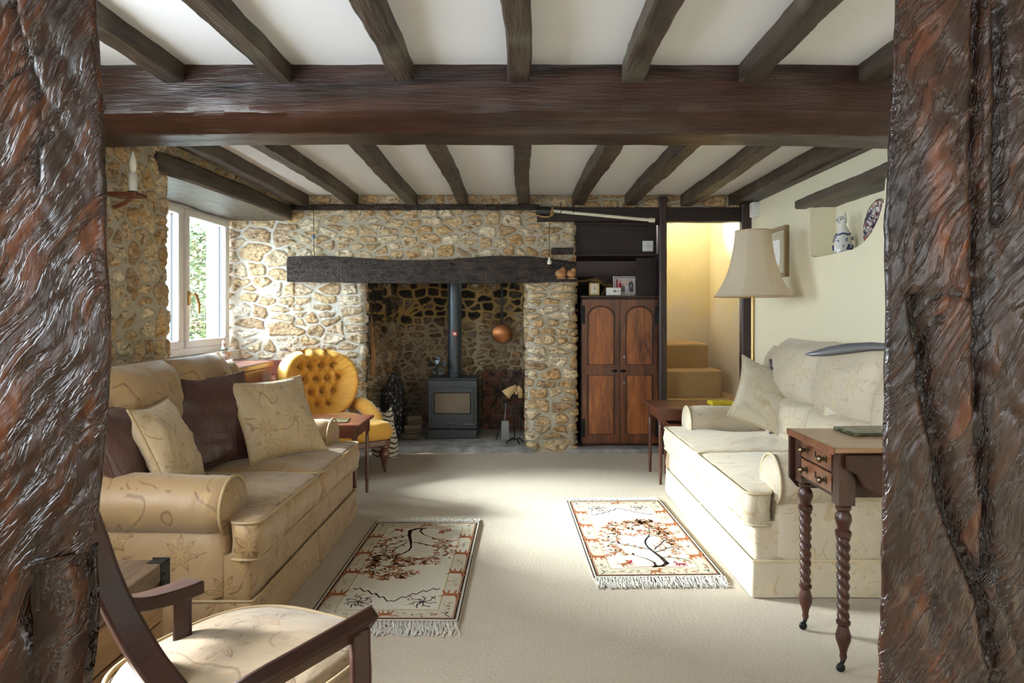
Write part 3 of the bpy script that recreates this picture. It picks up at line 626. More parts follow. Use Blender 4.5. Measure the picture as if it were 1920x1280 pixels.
timber('window_lintel', 'bowed dark timber over the window recess in the stone wall', 'lintel', (-2.13, 3.50, 1.925), (-2.13, 5.61, 1.955), .54, .115, LINTEL_Y, seed=8, rough=.008, bev=.012, droop=-.012, wav=.012)
timber('niche_lintel', 'rough dark plank over the niche in the cream wall', 'lintel', (1.935, 3.36, 1.868), (1.935, 4.50, 1.852), .24, .055, LINTEL_Y, seed=9, rough=.008, bev=.008, wav=.006)
timber('stair_post', 'slim dark post between the cupboard and the stairs', 'post', (1.163, 5.57, 0.0), (1.163, 5.57, 2.09), .058, .07, POSTWOOD, seed=4, rough=.002, bev=.008)
timber('stair_post', 'dark post right of the stairs beside the cream wall', 'post', (1.845, 5.58, 0.0), (1.845, 5.58, 2.06), .085, .08, POSTWOOD, seed=6, rough=.003, bev=.01)
t = thing('understair_panelling', 'dark stained boards and shelf in the recess above the cupboard', 'panelling', (.8, 5.75, 1.3)); t['kind'] = 'structure'
MB().box(-.35, .35, .0, .03, .33, .60).build('panel_board', DARKBOARD, t, bevel=.004)
MB().box(-.35, .35, -.10, .5, .315, .335).build('shelf', DARKBOARD, t, bevel=.004)
MB().box(.18, .36, .03, .06, -.02, .31).build('panel_board', DARKBOARD, t, bevel=.004)
MB().box(-.40, .35, -.11, -.09, .57, .63).build('rail', DARKBOARD, t, bevel=.004)

# near posts of the timber screen
def big_post(name, label, edge, side, cracks, notch=None):
    """edge: list (z, x) of the inner arris; side -1 = post lies to the left of it"""
    w = .36; res = .0055; Yf, Yb = .80, 1.00
    zz = np.linspace(0, 2.11, int(2.11/res)); ez = [e[0] for e in edge]; ex = [e[1]*.965-side*.012 for e in edge]
    path = [(-w, Yb), (-w, Yf), (0, Yf), (-.14, Yb), (-w, Yb)] if side < 0 else [(.14, Yb), (0, Yf), (w, Yf), (w, Yb), (.14, Yb)]
    P2, N2, s = round_path(path, .018, res); nu = len(s); nv = len(zz)
    S, Z = np.meshgrid(s, zz); X = np.tile(P2[:, 0], (nv, 1)); Yv = np.tile(P2[:, 1], (nv, 1)); NX = np.tile(N2[:, 0], (nv, 1)); NY = np.tile(N2[:, 1], (nv, 1))
    E = np.interp(zz, ez, ex)[:, None]; near = np.clip(1-np.abs(X)/w, 0, 1) if side < 0 else np.clip(1-X/w, 0, 1)
    XX = X+E*1.0
    H = .005*vn(S, Z, 4, 1)+.001*vn(S, Z, 14, 2)
    di = S+.55*Z; H += .0030*vn(di*3.2, Z*.5, 12, 3)+.0022*vn(di*6, Z, 14, 5)
    # adze cuts: short slanted scallops
    rs = np.random.RandomState(5+side)
    front = NY < -.5
    for k in range(260):
        cx = rs.uniform(XX[front].min(), XX[front].max()); cz = rs.uniform(.6, 1.65); an = rs.uniform(.55, 1.15)*(1 if side < 0 else rs.choice([-1, 1, 1])); L = rs.uniform(.02, .06); W = rs.uniform(.0022, .0042)
        a_ = (XX-cx)*math.cos(an)+(Z-cz)*math.sin(an); b_ = -(XX-cx)*math.sin(an)+(Z-cz)*math.cos(an)+a_*a_*2.0
        H -= .0022*np.exp(-(a_/L)**4-(b_/W)**2)*(NY < 0)
    crack = np.zeros_like(H)
    for pl, wd, dp in cracks:
        d = np.full(H.shape, 9.0); ww = np.zeros_like(H)
        for (a, b) in zip(pl[:-1], pl[1:]):
            ax, az = a; bx, bz = b; dx, dz = bx-ax, bz-az; t_ = np.clip(((XX-ax)*dx+(Z-az)*dz)/(dx*dx+dz*dz), 0, 1)
            d = np.minimum(d, np.hypot(XX-(ax+t_*dx), Z-(az+t_*dz)))
        d = d+.003*vn(XX, Z, 60, 6); g = np.exp(-(np.maximum(0, d)/wd)**2)*(NY < -.3); H -= dp*g; crack = np.maximum(crack, g*.9)
    if notch is not None:
        nx_ = np.interp(zz, [q[0] for q in notch], [q[1] for q in notch])[:, None]
        g = np.clip((XX-nx_)/.012, 0, 1)*(NY < .5); g = g*g*(3-2*g); zin = (zz[:, None] < notch[-1][0])
        H -= .055*g*zin; crack = np.maximum(crack, .55*g*zin*(vn(S, Z, 12, 8)+.8))  # hollow's shade is painted dark here, through the same mask as the cracks
    P = np.stack([XX+NX*H, Yv+NY*H, Z], -1).reshape(-1, 3)
    return np_mesh(name, P, nu, nv, POST, {'crack': crack.ravel()})
lp = big_post('timber_post', '', [(0, -.50), (.69, -.545), (.78, -.535), (.86, -.540), (.892, -.523), (.974, -.513), (1.08, -.507), (1.167, -.508), (1.366, -.516), (1.54, -.528), (2.11, -.545)], -1,
    [([(-.60, 1.52), (-.565, 1.40), (-.57, 1.30)], .004, .006), ([(-.70, 1.33), (-.56, 1.46)], .003, .004), ([(-.80, 1.08), (-.62, 1.30), (-.55, 1.36)], .003, .004), ([(-.78, .98), (-.64, 1.16)], .003, .004)],
    notch=[(0, -.52), (.70, -.545), (.74, -.570), (.79, -.592), (.82, -.582), (.85, -.556), (.865, -.535)])
tag(lp, 'huge glossy dark oak post nearest the camera on the left', 'post')
rp = big_post('timber_post', '', [(0, .43), (.69, .4415), (.974, .449), (1.167, .4525), (1.27, .453), (1.366, .458), (1.54, .464), (2.11, .475)], 1,
    [([(.540, 2.1), (.541, 1.55), (.536, 1.35), (.537, 1.2), (.539, 1.05), (.548, .93), (.549, .84)], .0045, .022), ([(.562, 1.51), (.566, 1.42), (.562, 1.26)], .006, .014),
     ([(.462, 1.17), (.468, 1.13), (.474, 1.10), (.478, 1.05), (.492, .99), (.500, .93), (.520, .87), (.543, .82), (.556, .76), (.575, .60), (.58, .3)], .0060, .020), ([(.474, 1.10), (.482, 1.14), (.495, 1.145)], .003, .008),
     ([(.556, .86), (.575, .78), (.62, .68)], .003, .006), ([(.488, .84), (.49, .76)], .002, .004), ([(.47, 1.24), (.464, 1.20), (.468, 1.17)], .003, .006), ([(.484, 1.165), (.505, 1.175), (.53, 1.165)], .003, .006)])
tag(rp, 'huge glossy cracked oak post nearest the camera on the right', 'post')

# ------------------------------------------------------------------ outside the window
struct(MB().box(-14, -2.6, 1, 16, -.1, .02).build('ground', GRASS))
rnd = random.Random(4)
def bush(x, y, rad, h, n, label, seed):
    t = thing('garden_shrub', label, 'shrub', (x, y, .02)); r = random.Random(seed); st = MB()
    for k in range(7):
        a = r.random()*6.28; st.tube([(0, 0, 0), (math.cos(a)*rad*.3, math.sin(a)*rad*.3, h*.5), (math.cos(a)*rad*.6, math.sin(a)*rad*.6, h*.9)], [.03, .02, .008], 6)
    st.build('stem', BARK, t)
    lf = MB()
    for k in range(n):
        a = r.random()*6.28; q = r.random()**.5; zz = r.random(); R = rad*math.sqrt(max(.05, 1-(2*zz-1)**2))*q
        c = Vector((math.cos(a)*R, math.sin(a)*R, h*(.12+.9*zz))); d = Vector((r.uniform(-1, 1), r.uniform(-1, 1), r.uniform(-.6, .6))).normalized(); e = d.orthogonal().normalized(); L = r.uniform(.03, .06)
        lf.add([c-d*L, c+e*L*.45, c+d*L, c-e*L*.45], [(0, 1, 2, 3)])
    lf.build('foliage', LEAFM, t, fixn=False, uv=False)
bush(-4.15, 8.9, .95, 2.1, 5200, 'leafy reddish shrub seen through the window pane', 1)
bush(-5.7, 12.2, 1.6, 3.2, 6500, 'tall pale shrub further off behind the window', 2)
bush(-3.35, 7.1, .38, 1.0, 1500, 'low green shrub just outside the window glass', 3)
# ------------------------------------------------------------------ sofas
def make_sofa(name, label, loc, rz, L, D, fab, pipe, seatz, backz, seed):
    t = thing(name, label, 'sofa', loc, rz, None)   # front faces local -y
    hl, hd = L/2, D/2; aw = .21
    b = MB(); b.prism(round_poly([(-hl+.012, -hd+.03), (hl-.012, -hd+.03), (hl-.012, hd), (-hl+.012, hd)], .03, .05), .13, .30, 'Z'); b.build('base', fab, t, smooth=True)
    sk = MB()  # box pleated skirt, slightly flared
    outl = round_poly([(-hl, -hd+.02), (-.006, -hd+.02), (0, -hd+.05), (.006, -hd+.02), (hl, -hd+.02), (hl, hd), (-hl, hd)], .012, .03); n = len(outl)
    vs = []
    for z, k in ((.145, 0), (.14, .004), (.08, .010), (.004, .018)):
        for x, y in outl:
            l = math.hypot(x, y); f = .004*fbm(x*7+seed, y*7, z*3); vs.append((x+(x/l)*(k+f), y+(y/l)*(k+f), z))
    sk.add(vs, [(i*n+j, i*n+(j+1) % n, (i+1)*n+(j+1) % n, (i+1)*n+j) for i in range(3) for j in range(n)]); sko = sk.build('skirt', fab, t, smooth=50)
    MB().tube([(x*1.004, y*1.004, .145) for x, y in outl], .0055, 6, closed=True).build('piping', pipe, sko, smooth='all')
    yf = -hd+.13; seat_in = hl-aw
    # arms: rolled
    for sg in (-1, 1):
        pr = []; R = .114; cz = seatz+.038; cx = hl-aw/2+.012
        for k in range(25):
            an = math.radians(-55+k*(290/24)); pr.append((cx+R*math.cos(an), cz+R*.92*math.sin(an)))
        pr = [(hl-.002, .14)]+[(hl-.004, .30)]+pr+[(hl-aw, .30), (hl-aw, .14)]
        ar = MB(); ny = 16; n = len(pr); vs = []
        for j in range(ny+1):
            y = yf+(hd-yf)*j/ny; e = .94 if j == 0 else 1.0
            for (x, z) in pr:
                k = .005*fbm(x*6+seed, y*6, z*6)
                vs.append((sg*(cx+(x-cx)*e+k), y+(.0 if j else -.0), cz+(z-cz)*e+k+(.02*(j/ny) if z > .35 else 0)))
        vs2 = [(sg*(cx+(x-cx)*.80), yf-.012, cz+(z-cz)*(.84 if z > .32 else .97)) for x, z in pr]
        b0 = len(vs); vs += vs2
        fs = [(j*n+i, j*n+(i+1) % n, (j+1)*n+(i+1) % n, (j+1)*n+i) for j in range(ny) for i in range(n)]+[(b0+i, b0+(i+1) % n, (i+1) % n, i) for i in range(n)]+[tuple(range(b0, b0+n))]
        ao = ar.add(vs, fs).build('armrest', fab, t, smooth=60)
        MB().tube([(sg*(cx+(x-cx)*1.0), yf-.002, cz+(z-cz)*1.0) for x, z in pr[2:-2]], .006, 6).build('piping', pipe, ao, smooth='all')
    # T-shaped seat cushions
    for sg in (-1, 1):
        pl = [(0.003, -hd), (hl-.005, -hd), (hl-.005, yf-.02), (seat_in, yf-.02), (seat_in, hd-.22), (0.003, hd-.22)]
        pl = [(sg*x, y) for x, y in pl]; pl = pl if sg > 0 else pl[::-1]
        slab_cushion(round_poly(pl, .045, .022), seatz-.135, seatz, .030, 'seat_cushion', fab, t, centre=(sg*(seat_in*.5), -.02 if True else 0), pipe=pipe, seed=seed+sg, wr=.006)
    # back frame
    bk = MB(); bk.prism(round_poly([(-hl+.10, .2), (hl-.10, .2), (hl-.10, backz-.06), (-hl+.10, backz-.06)], .10, .05), hd-.17, hd, 'Y'); bk.build('back_frame', fab, t, smooth=True)
    cw = (seat_in)*1.0
    for sg in (-1, 1):
        puff(cw*1.03, .27, .30, 'lumbar_cushion', fab, t, p=4, q=.45, pinch=.02, seed=seed+sg*2, loc=(sg*cw/2, hd-.26, seatz+.125), rot=(-.10, 0, 0), wr=.012)
        puff(cw*1.04, backz-seatz-.19, .30, 'back_cushion', fab, t, p=3.0, q=.48, pinch=.03, seed=seed+3+sg*2, loc=(sg*cw/2*1.0, hd-.225, (backz+seatz+.20)/2), rot=(-.12, 0, 0), pipe=pipe, wr=.014)
        puff(.27, backz-seatz-.10, .26, 'wing', fab, t, p=2.6, q=.5, pinch=.04, seed=seed+9+sg, loc=(sg*(hl-aw*.60), hd-.21, (backz+seatz+.08)/2-.035), rot=(-.12, 0, sg*-.25), wr=.01)
    return t
make_sofa('sofa', 'floral damask two-seat sofa on the left under the stone wall', (-1.385, 3.125, 0), PI/2, 1.50, .95, DAM_L, PIPE_L, .415, .93, 2.0)
make_sofa('sofa', 'cream floral damask two-seat sofa on the right against the cream wall', (1.385, 3.57, 0), -PI/2, 1.62, .93, DAM_R, PIPE_R, .415, .985, 6.0)

def cushion(label, mat, pipe, loc, rot, w=.42, h=.42, t_=.15, seed=0, name='scatter_cushion', pinch=.07):
    t = thing(name, label, 'cushion', loc, 0); t.rotation_euler = rot
    puff(w, h, t_, 'cover', mat, t, p=2.2, q=.55, pinch=pinch, seed=seed, loc=(0, 0, h/2), pipe=pipe, wr=.012, n=30, corner=-.03)
    return t
# left sofa (cushions face +x; local y is thickness, local x runs along world y)
cushion('brown satin cushion behind the floral one at the far end of left sofa', BROWN_SATIN, BROWN_SATIN, (-1.37, 3.20, .440), (math.radians(-20), 0, math.radians(62)), .42, .43, .11, 1)
cushion('floral damask cushion leaning in front of a brown one, left sofa', DAM_C, PIPE_L, (-1.135, 3.38, .438), (math.radians(-30), 0, math.radians(56)), .44, .42, .14, 2)
cushion('brown satin cushion beside the near arm of the left sofa', BROWN_SATIN, BROWN_SATIN, (-1.43, 2.62, .44), (math.radians(-20), 0, math.radians(98)), .40, .38, .15, 3)
cushion('floral damask cushion leaning beside the near brown one, left sofa', DAM_C, PIPE_L, (-1.30, 2.70, .44), (math.radians(-24), 0, math.radians(98)), .38, .38, .14, 4)
# right sofa
cushion('large pale floral cushion tilted at the far end of the right sofa', DAM_CR, PIPE_R, (1.40, 3.80, .475), (math.radians(-40), math.radians(24), math.radians(-6)), .50, .44, .14, 5)
cushion('dark grey satin cushion behind the large floral one, right sofa', PLUM_SATIN, PLUM_SATIN, (1.62, 3.86, .46), (math.radians(-16), 0, math.radians(-20)), .38, .42, .13, 6)
cushion('small pale floral cushion at the near end of the right sofa', DAM_CR, PIPE_R, (1.53, 3.17, .44), (math.radians(-24), math.radians(10), math.radians(-40)), .38, .30, .13, 7, pinch=.12)
cushion('dark plum cushion beside the near arm of the right sofa', PLUM_SATIN, PLUM_SATIN, (1.66, 2.99, .44), (math.radians(-14), 0, math.radians(-70)), .34, .30, .12, 8)

# ------------------------------------------------------------------ gold buttoned chair
t = thing('button_back_chair', 'low gold velvet button-back chair on turned castor legs by the hearth', 'armchair', (-1.405, 5.05, 0), math.radians(37))
sl = round_poly([(-.32, -.42), (.32, -.42), (.29, .27), (-.29, .27)], .09, .02)
slab_cushion(sl, .235, .345, .045, 'seat', VELVET, t, edge=.03, bulge=.018, seed=1)
MB().prism(round_poly([(-.315, -.415), (.315, -.415), (.285, .27), (-.285, .27)], .08, .03), .195, .24, 'Z').build('seat_rail', MAHOG, t, bevel=.006, smooth=True)
btn = []
for r, (z, n_) in enumerate(((.37, 3), (.26, 4), (.15, 5), (.04, 4), (-.07, 3))):
    for k in range(n_): btn.append(((k-(n_-1)/2)*.088, z*.92-.085))
BH = .56
def backpt(a, rho):
    hw = .315; hh = .285; c, s_ = math.cos(a), math.sin(a); p = 2.5
    x = hw*math.copysign(abs(c)**(2/p), c)*rho; z = hh*math.copysign(abs(s_)**(2/p), s_)*rho
    x *= 1-.16*max(0, -z/hh)
    return x, z
def backsurf(u, v):
    a = 2*PI*u
    if v < .80:
        rho = (v/.80)**.85; rho = max(rho, .001); x, z = backpt(a, rho); y = -(.035+.062*math.exp(-((rho-.84)/.17)**2))
        if rho > .86: y *= max(0, 1-((rho-.86)/.14)**2.2)*.999+.001
        d = sorted(((x-bx)**2+(z-bz)**2, bx, bz) for bx, bz in btn)[:2]
        y += .050*math.exp(-d[0][0]/.0009)+.012*math.exp(-d[0][0]/.006)
        for i in range(len(btn)):
            for j in range(i+1, len(btn)):
                A, B = btn[i], btn[j]; dl = (A[0]-B[0])**2+(A[1]-B[1])**2
                if dl < .013 and abs(A[1]-B[1]) > .05:
                    tt = max(0, min(1, ((x-A[0])*(B[0]-A[0])+(z-A[1])*(B[1]-A[1]))/dl)); q = (x-A[0]-tt*(B[0]-A[0]))**2+(z-A[1]-tt*(B[1]-A[1]))**2
                    y += .014*math.exp(-q/.00013)
        if rho > .62: y += .006*abs(math.sin(a*17))**6*min(1, (rho-.62)/.1)*(1 if rho < .97 else 0)
    else:
        k = (v-.80)/.20; rho = 1-.0*k; x, z = backpt(a, max(.001, 1.0-max(0, (k-.25)/.75)**1.5)); y = .075*min(1, k*3.2)
    # spoon curvature and rake
    y += -.9*x*x*.9
    return Vector((x, y, z))
bo = MB().grid(backsurf, 150, 74, closed_u=True).build('backrest', VELVET, t, smooth='all', loc=(-.0, .28, .585), rot=(-.16, 0, 0))
for bx, bz in btn:
    MB().ball((bx, -.022-.81*bx*bx+.022, bz), .012, .007, .012, 10, 6).build('button', VELVET_D, bo, smooth='all')
for sg in (-1, 1):
    pts = [(sg*.29, .28, .38), (sg*.315, .20, .43), (sg*.325, .08, .41), (sg*.32, -.08, .355), (sg*.295, -.22, .31)]
    MB().tube([Vector(p) for p in pts]+[], [.04, .055, .058, .055, .035], 16).build('armrest', VELVET, t, smooth='all')
def leg_turned(parent, x, y, h, mat, s=1.0):
    pr = [(.024, h), (.034, h-.005), (.034, h-.02), (.020, h-.03), (.022, h-.038), (.033, h-.055), (.036, h-.075), (.026, h-.10), (.016, h-.115), (.020, h-.122), (.018, h-.13), (.013, .048), (.015, .045), (.013, .035)]
    o = MB().lathe([(r*s, z) for r, z in pr], 18, (x, y, 0)).build('leg', mat, parent, smooth=35)
    MB().ball((x, y-.012, .016), .008, .016, .016, 12, 8).tube([(x, y, .05), (x, y-.004, .03), (x, y-.012, .016)], .006, 6).build('castor', DBRASS, o, smooth='all')
for x in (-.26, .26): leg_turned(t, x, -.365, .20, MAHOG_Z, 1.15)
for x in (-.20, .20): MB().tube([(x, .22, .20), (x*1.05, .25, .1), (x*1.15, .31, 0)], [.022, .02, .016], 8).build('leg', MAHOG_Z, t, smooth=True)

# ------------------------------------------------------------------ side tables
def side_table(label, loc, w, d, h, rz=0, nest=False):
    t = thing('side_table', label, 'table', loc, rz)
    MB().box(-w/2, w/2, -d/2, d/2, h-.018, h).build('tabletop', MAHOG, t, bevel=.005)
    a = MB(); q = .03; a.box(-w/2+q, w/2-q, -d/2+q, -d/2+q+.015, h-.085, h-.018).box(-w/2+q, w/2-q, d/2-q-.015, d/2-q, h-.085, h-.018).box(-w/2+q, -w/2+q+.015, -d/2+q, d/2-q, h-.085, h-.018).box(w/2-q-.015, w/2-q, -d/2+q, d/2-q, h-.085, h-.018)
    a.build('apron', MAHOG, t, bevel=.002)
    for sx in (-1, 1):
        for sy in (-1, 1):
            x, y = sx*(w/2-q-.008), sy*(d/2-q-.008)
            l = MB().box(x-.015, x+.015, y-.015, y+.015, h-.10, h-.018)
            l.lathe([(.010, h-.10), (.014, h-.108), (.009, h-.118), (.013, h-.13), (.0125, .12), (.010, .10), (.013, .09), (.009, .08), (.011, .07), (.009, 0)], 12, (x, y, 0))
            l.build('leg', MAHOG_Z, t, smooth=35)
    return t
side_table('small mahogany table behind the far arm of the left sofa', (-1.19, 4.20, 0), .50, .40, .49)
side_table('taller mahogany nest table behind the right sofa by the stairs', (1.19, 4.74, 0), .58, .44, .512)
side_table('smaller mahogany table nested under the one by the stairs', (1.23, 4.75, 0), .46, .30, .40)
tag(MB().box(-.10, .10, -.08, .08, 0, .006).build('coaster', [MATG], bevel=.002, loc=(-1.14, 4.14, .4905), rot=(0, 0, .1)), 'green printed place mat on the left mahogany side table', 'coaster')
t = thing('yellow_box', 'bright yellow card box on the table beside the stairs', 'box', (1.385, 4.72, .5125), .1)
MB().box(-.075, .075, -.05, .05, 0, .026).build('carton', YBOX, t, bevel=.002); MB().box(-.055, -.01, -.03, .03, .026, .029).box(.01, .055, -.03, .03, .026, .029).build('lid_panel', YBOX2, t)
t = thing('woven_basket', 'small tan woven basket on the floor behind the right sofa', 'basket', (1.08, 4.50, 0))
MB().lathe([(.06, 0), (.10, .02), (.12, .15), (.10, .30), (.085, .31)], 20).build('bowl', plain('wicker', (.50, .35, .2), .8, var=.3, sc=60, bump=.6), t, smooth=True)

# ------------------------------------------------------------------ standard lamp
t = thing('standard_lamp', 'tall brass floor lamp with a cream bell shade by the right wall', 'lamp', (1.555, 4.56, 0))
MB().lathe([(.13, 0), (.13, .015), (.06, .03), (.02, .05), (.0125, .07), (.0125, 1.30)], 20).build('pole', BRASS, t, smooth=35)
def shade(u, v):
    n = 8; a = 2*PI*u; sec = PI/4; k = (a % sec)-sec/2; facet = math.cos(sec/2)/math.cos(k)*.55+.45
    zz = 1.255+v*.435; f = 1-v; r = .118+.045*f+.095*f**3.0
    return (r*facet*math.cos(a+.2), r*facet*math.sin(a+.2), zz)
sh = MB().grid(shade, 96, 24, closed_u=True).build('lamp_shade', LINEN, t, smooth=18)
m = MB()
for v in (0, 1): m.tube([Vector(shade(i/96, v)) for i in range(96)], .005, 6, closed=True)
m.build('shade_trim', SHADEBAND, sh, smooth='all')
MB().lathe([(.03, 1.40), (.032, 1.46), (.02, 1.5), (.001, 1.505)], 12).build('bulb', BULB, t, smooth='all')
m = MB()
for k in range(3): m.tube([(0, 0, 1.62), (.115*math.cos(k*2.09), .115*math.sin(k*2.09), 1.68)], .002, 5)
m.tube([(0, 0, 1.30), (0, 0, 1.62)], .004, 6); m.build('shade_carrier', BRASS, t)

# ------------------------------------------------------------------ drop-leaf table with twist legs
t = thing('drop_leaf_table', 'drop-leaf table with two small drawers and rope-twist legs, right foreground', 'table', (1.42, 2.335, 0))
X0, X1 = -.415, .42
MB().box(X0-.015, X1, -.185, .185, .704, .722).build('tabletop', TOPWOOD, t, bevel=.004)
MB().box(X0-.021, X0-.0155, -.186, .186, .700, .7225).build('top_edge_banding', BURR, t, bevel=.002)
for sg in (-1, 1):
    lf = MB(); pl = [(X0-.01, .700), (X0-.01, .54), (X0+.02, .505), (X0+.06, .50), (X0+.14, .50), (X1, .50), (X1, .70)] if sg > 0 else [(X0+.02, .700), (X0+.02, .655), (X0+.05, .64), (X0+.07, .605), (X0+.11, .58), (X1, .57), (X1, .70)]
    y = sg*.192; lf.prism(pl, y-.008, y+.008, 'Y'); lf.build('drop_leaf', WALNUT, t, bevel=.003)
bd = MB(); bd.box(X0+.02, X1-.02, -.145, -.13, .555, .704).box(X0+.02, X1-.02, .13, .145, .555, .704).box(X1-.035, X1-.02, -.13, .13, .555, .704).box(X0+.02, X1-.02, -.13, .13, .555, .565)
bd.box(X0+.012, X0+.03, -.145, .145, .550, .562).box(X0+.012, X0+.03, -.145, .145, .696, .704).box(X0+.012, X0+.03, -.145, .145, .626, .632)
bd.build('table_frame', WALNUT, t, bevel=.002)
for z0 in (.563, .633):
    d = MB().box(X0+.006, X0+.028, -.128, .128, z0, z0+.062).build('drawer', BURR, t, bevel=.002)
    for y in (-.075, .075):
        M = Matrix.Rotation(-PI/2, 4, 'Y')
        MB().lathe([(.013, 0), (.013, .003), (.006, .005), (.006, .014), (.012, .018), (.013, .024), (.008, .03), (.001, .031)], 14, (X0+.006, y, z0+.031), M=M).build('knob', DBRASS, d, smooth=40)
    MB().box(X0+.0045, X0+.007, -.004, .004, z0+.022, z0+.042).build('keyhole', BLACKG, d)
def twist_leg(x, y):
    l = MB(); l.box(x-.026, x+.026, y-.026, y+.026, .535, .704)
    l.lathe([(.018, .535), (.024, .528), (.024, .52), (.017, .512), (.024, .50), (.026, .485), (.020, .465), (.018, .455), (.025, .447), (.025, .435), (.018, .428)], 22, (x, y, 0))
    def tw(u, v):
        z = .435-v*.275; r = .0215-.003*v; a = 2*PI*u; k = abs(math.sin(a+z*100)); r = r*(.74+.28*k)
        return (x+r*math.cos(a), y+r*math.sin(a), z)
    l.grid(tw, 48, 150, closed_u=True)
    l.lathe([(.016, .165), (.022, .160), (.022, .152), (.016, .146), (.018, .135), (.024, .115), (.023, .10), (.014, .075), (.010, .055), (.012, .05), (.010, .04)], 20, (x, y, 0))
    o = l.build('leg', TWIST, t, smooth=35)
    MB().ball((x-.012, y-.008, .015), .015, .009, .015, 14, 8).tube([(x, y, .045), (x-.002, y, .030), (x-.012, y-.004, .016)], [.010, .007, .005], 8).build('castor', IRON, o, smooth='all')
for x in (X0+.012+.02, X1-.06):
    for y in (-.145, .145): twist_leg(x, y)
for i, (x, y) in enumerate(((1.245, 2.43), (1.47, 2.42))):
    tag(MB().box(-.095, .095, -.075, .075, 0, .011).build('table_mat', MATG, bevel=.003, loc=(x, y, .7225), rot=(0, 0, .05)), ['green patterned mat, left one on the drop-leaf table', 'green patterned mat, right one on the drop-leaf table'][i], 'mat', 'mats on the drop-leaf table')

# grey reading lamp reaching out from behind the right post
t = thing('reading_lamp', 'curved grey reading lamp arm reaching from behind the right post', 'lamp', (1.42, 1.60, 0))
MB().lathe([(.11, 0), (.11, .02), (.015, .03), (.012, .04), (.012, 1.0)], 18).build('pole', GREYM, t, smooth=35)
pts = [(-.515, .57, 1.015), (-.49, .565, 1.018), (-.45, .55, 1.026), (-.40, .53, 1.036), (-.34, .50, 1.044), (-.26, .42, 1.045), (-.15, .25, 1.03), (0, 0, .98)]
m = MB(); m.tube([Vector(p) for p in pts], [.004, .018, .030, .034, .028, .016, .012, .012], 18, flat=(.5, 1.0)); m.build('lamp_head', GREYM, t, smooth='all')

# ------------------------------------------------------------------ foreground open armchair
f2 = Vector((.42, .907)); r2 = Vector((.907, -.42)); cz = Vector((-.555, 1.375))
t = thing('open_armchair', 'dark framed open armchair with floral seat in the left foreground', 'armchair', (cz.x, cz.y, 0), math.atan2(-f2.x, f2.y))
inv = Matrix.Rotation(-math.atan2(-f2.x, f2.y), 3, 'Z')
def loc_(p): return inv @ (Vector(p)-Vector((cz.x, cz.y, 0)))
slab_cushion(superell(.218, .222, 2.8, 90), .395, .455, .035, 'seat', DAM_S, t, edge=.02, bulge=.008, pipe=plain('seat_piping', (.42, .30, .16), .7), seed=4)
m = MB(); ol = superell(.224, .228, 3.0, 64); m.prism(ol, .325, .396, 'Z'); m.build('seat_rail', DAM_S, t, smooth=True)
def ribbon(name, pts, w, h):
    """pts world; flat rail of width w (sideways) and height h, rectangular section"""
    P = [loc_(p) for p in pts]; Q = []
    for i in range(len(P)-1):
        for k in range(8):
            t_ = k/8; p0 = P[max(0, i-1)]; p1 = P[i]; p2 = P[i+1]; p3 = P[min(len(P)-1, i+2)]
            Q.append(.5*((2*p1)+(-p0+p2)*t_+(2*p0-5*p1+4*p2-p3)*t_*t_+(-p0+3*p1-3*p2+p3)*t_**3))
    Q.append(P[-1]); vs = []; fs = []; prev = None
    for i, p in enumerate(Q):
        tg = (Q[min(i+1, len(Q)-1)]-Q[max(i-1, 0)]).normalized(); up = Vector((0, 0, 1)) if prev is None else prev
        sd = tg.cross(up); sd = sd.normalized() if sd.length > .05 else Vector((1, 0, 0)); u = sd.cross(tg).normalized(); prev = u
        W = w(i/len(Q)) if callable(w) else w; H = h(i/len(Q)) if callable(h) else h
        for a, b in ((-1, -1), (1, -1), (1, 1), (-1, 1)): vs.append(p+sd*a*W/2+u*b*H/2)
    for i in range(len(Q)-1):
        for k in range(4): fs.append((i*4+k, i*4+(k+1) % 4, (i+1)*4+(k+1) % 4, (i+1)*4+k))
    fs += [(0, 1, 2, 3), tuple(len(vs)-4+k for k in range(4))]
    return MB().add(vs, fs).build(name, WALNUT, t, bevel=.006, seg=3, smooth=50)
ribbon('back_stile', [(-.818, 1.26, .80), (-.800, 1.275, .72), (-.775, 1.28, .64), (-.735, 1.28, .56), (-.68, 1.265, .49), (-.61, 1.235, .435), (-.54, 1.17, .41)], .072, .050)
ribbon('armrest', [(-.765, 1.285, .600), (-.745, 1.34, .580), (-.715, 1.40, .572), (-.690, 1.452, .570)], lambda f: .046+.014*f, .028)
ribbon('armrest', [(-.54, 1.12, .43), (-.50, 1.09, .50), (-.445, 1.095, .540), (-.37, 1.18, .556), (-.285, 1.295, .568)], lambda f: .048+.014*f, .030)
for (x, y) in ((-.705, 1.425), (-.300, 1.275)):
    ribbon('leg', [(x, y, .562), (x+.004, y-.008, .45), (x, y-.004, .30), (x, y, .0)], .036, .030)
for (x, y, xx, yy) in ((-.60, 1.20, -.63, 1.10), (-.50, 1.14, -.52, 1.03)):
    ribbon('leg', [(x, y, .42), (x-.01, y-.03, .22), (xx, yy, .0)], .034, .034)

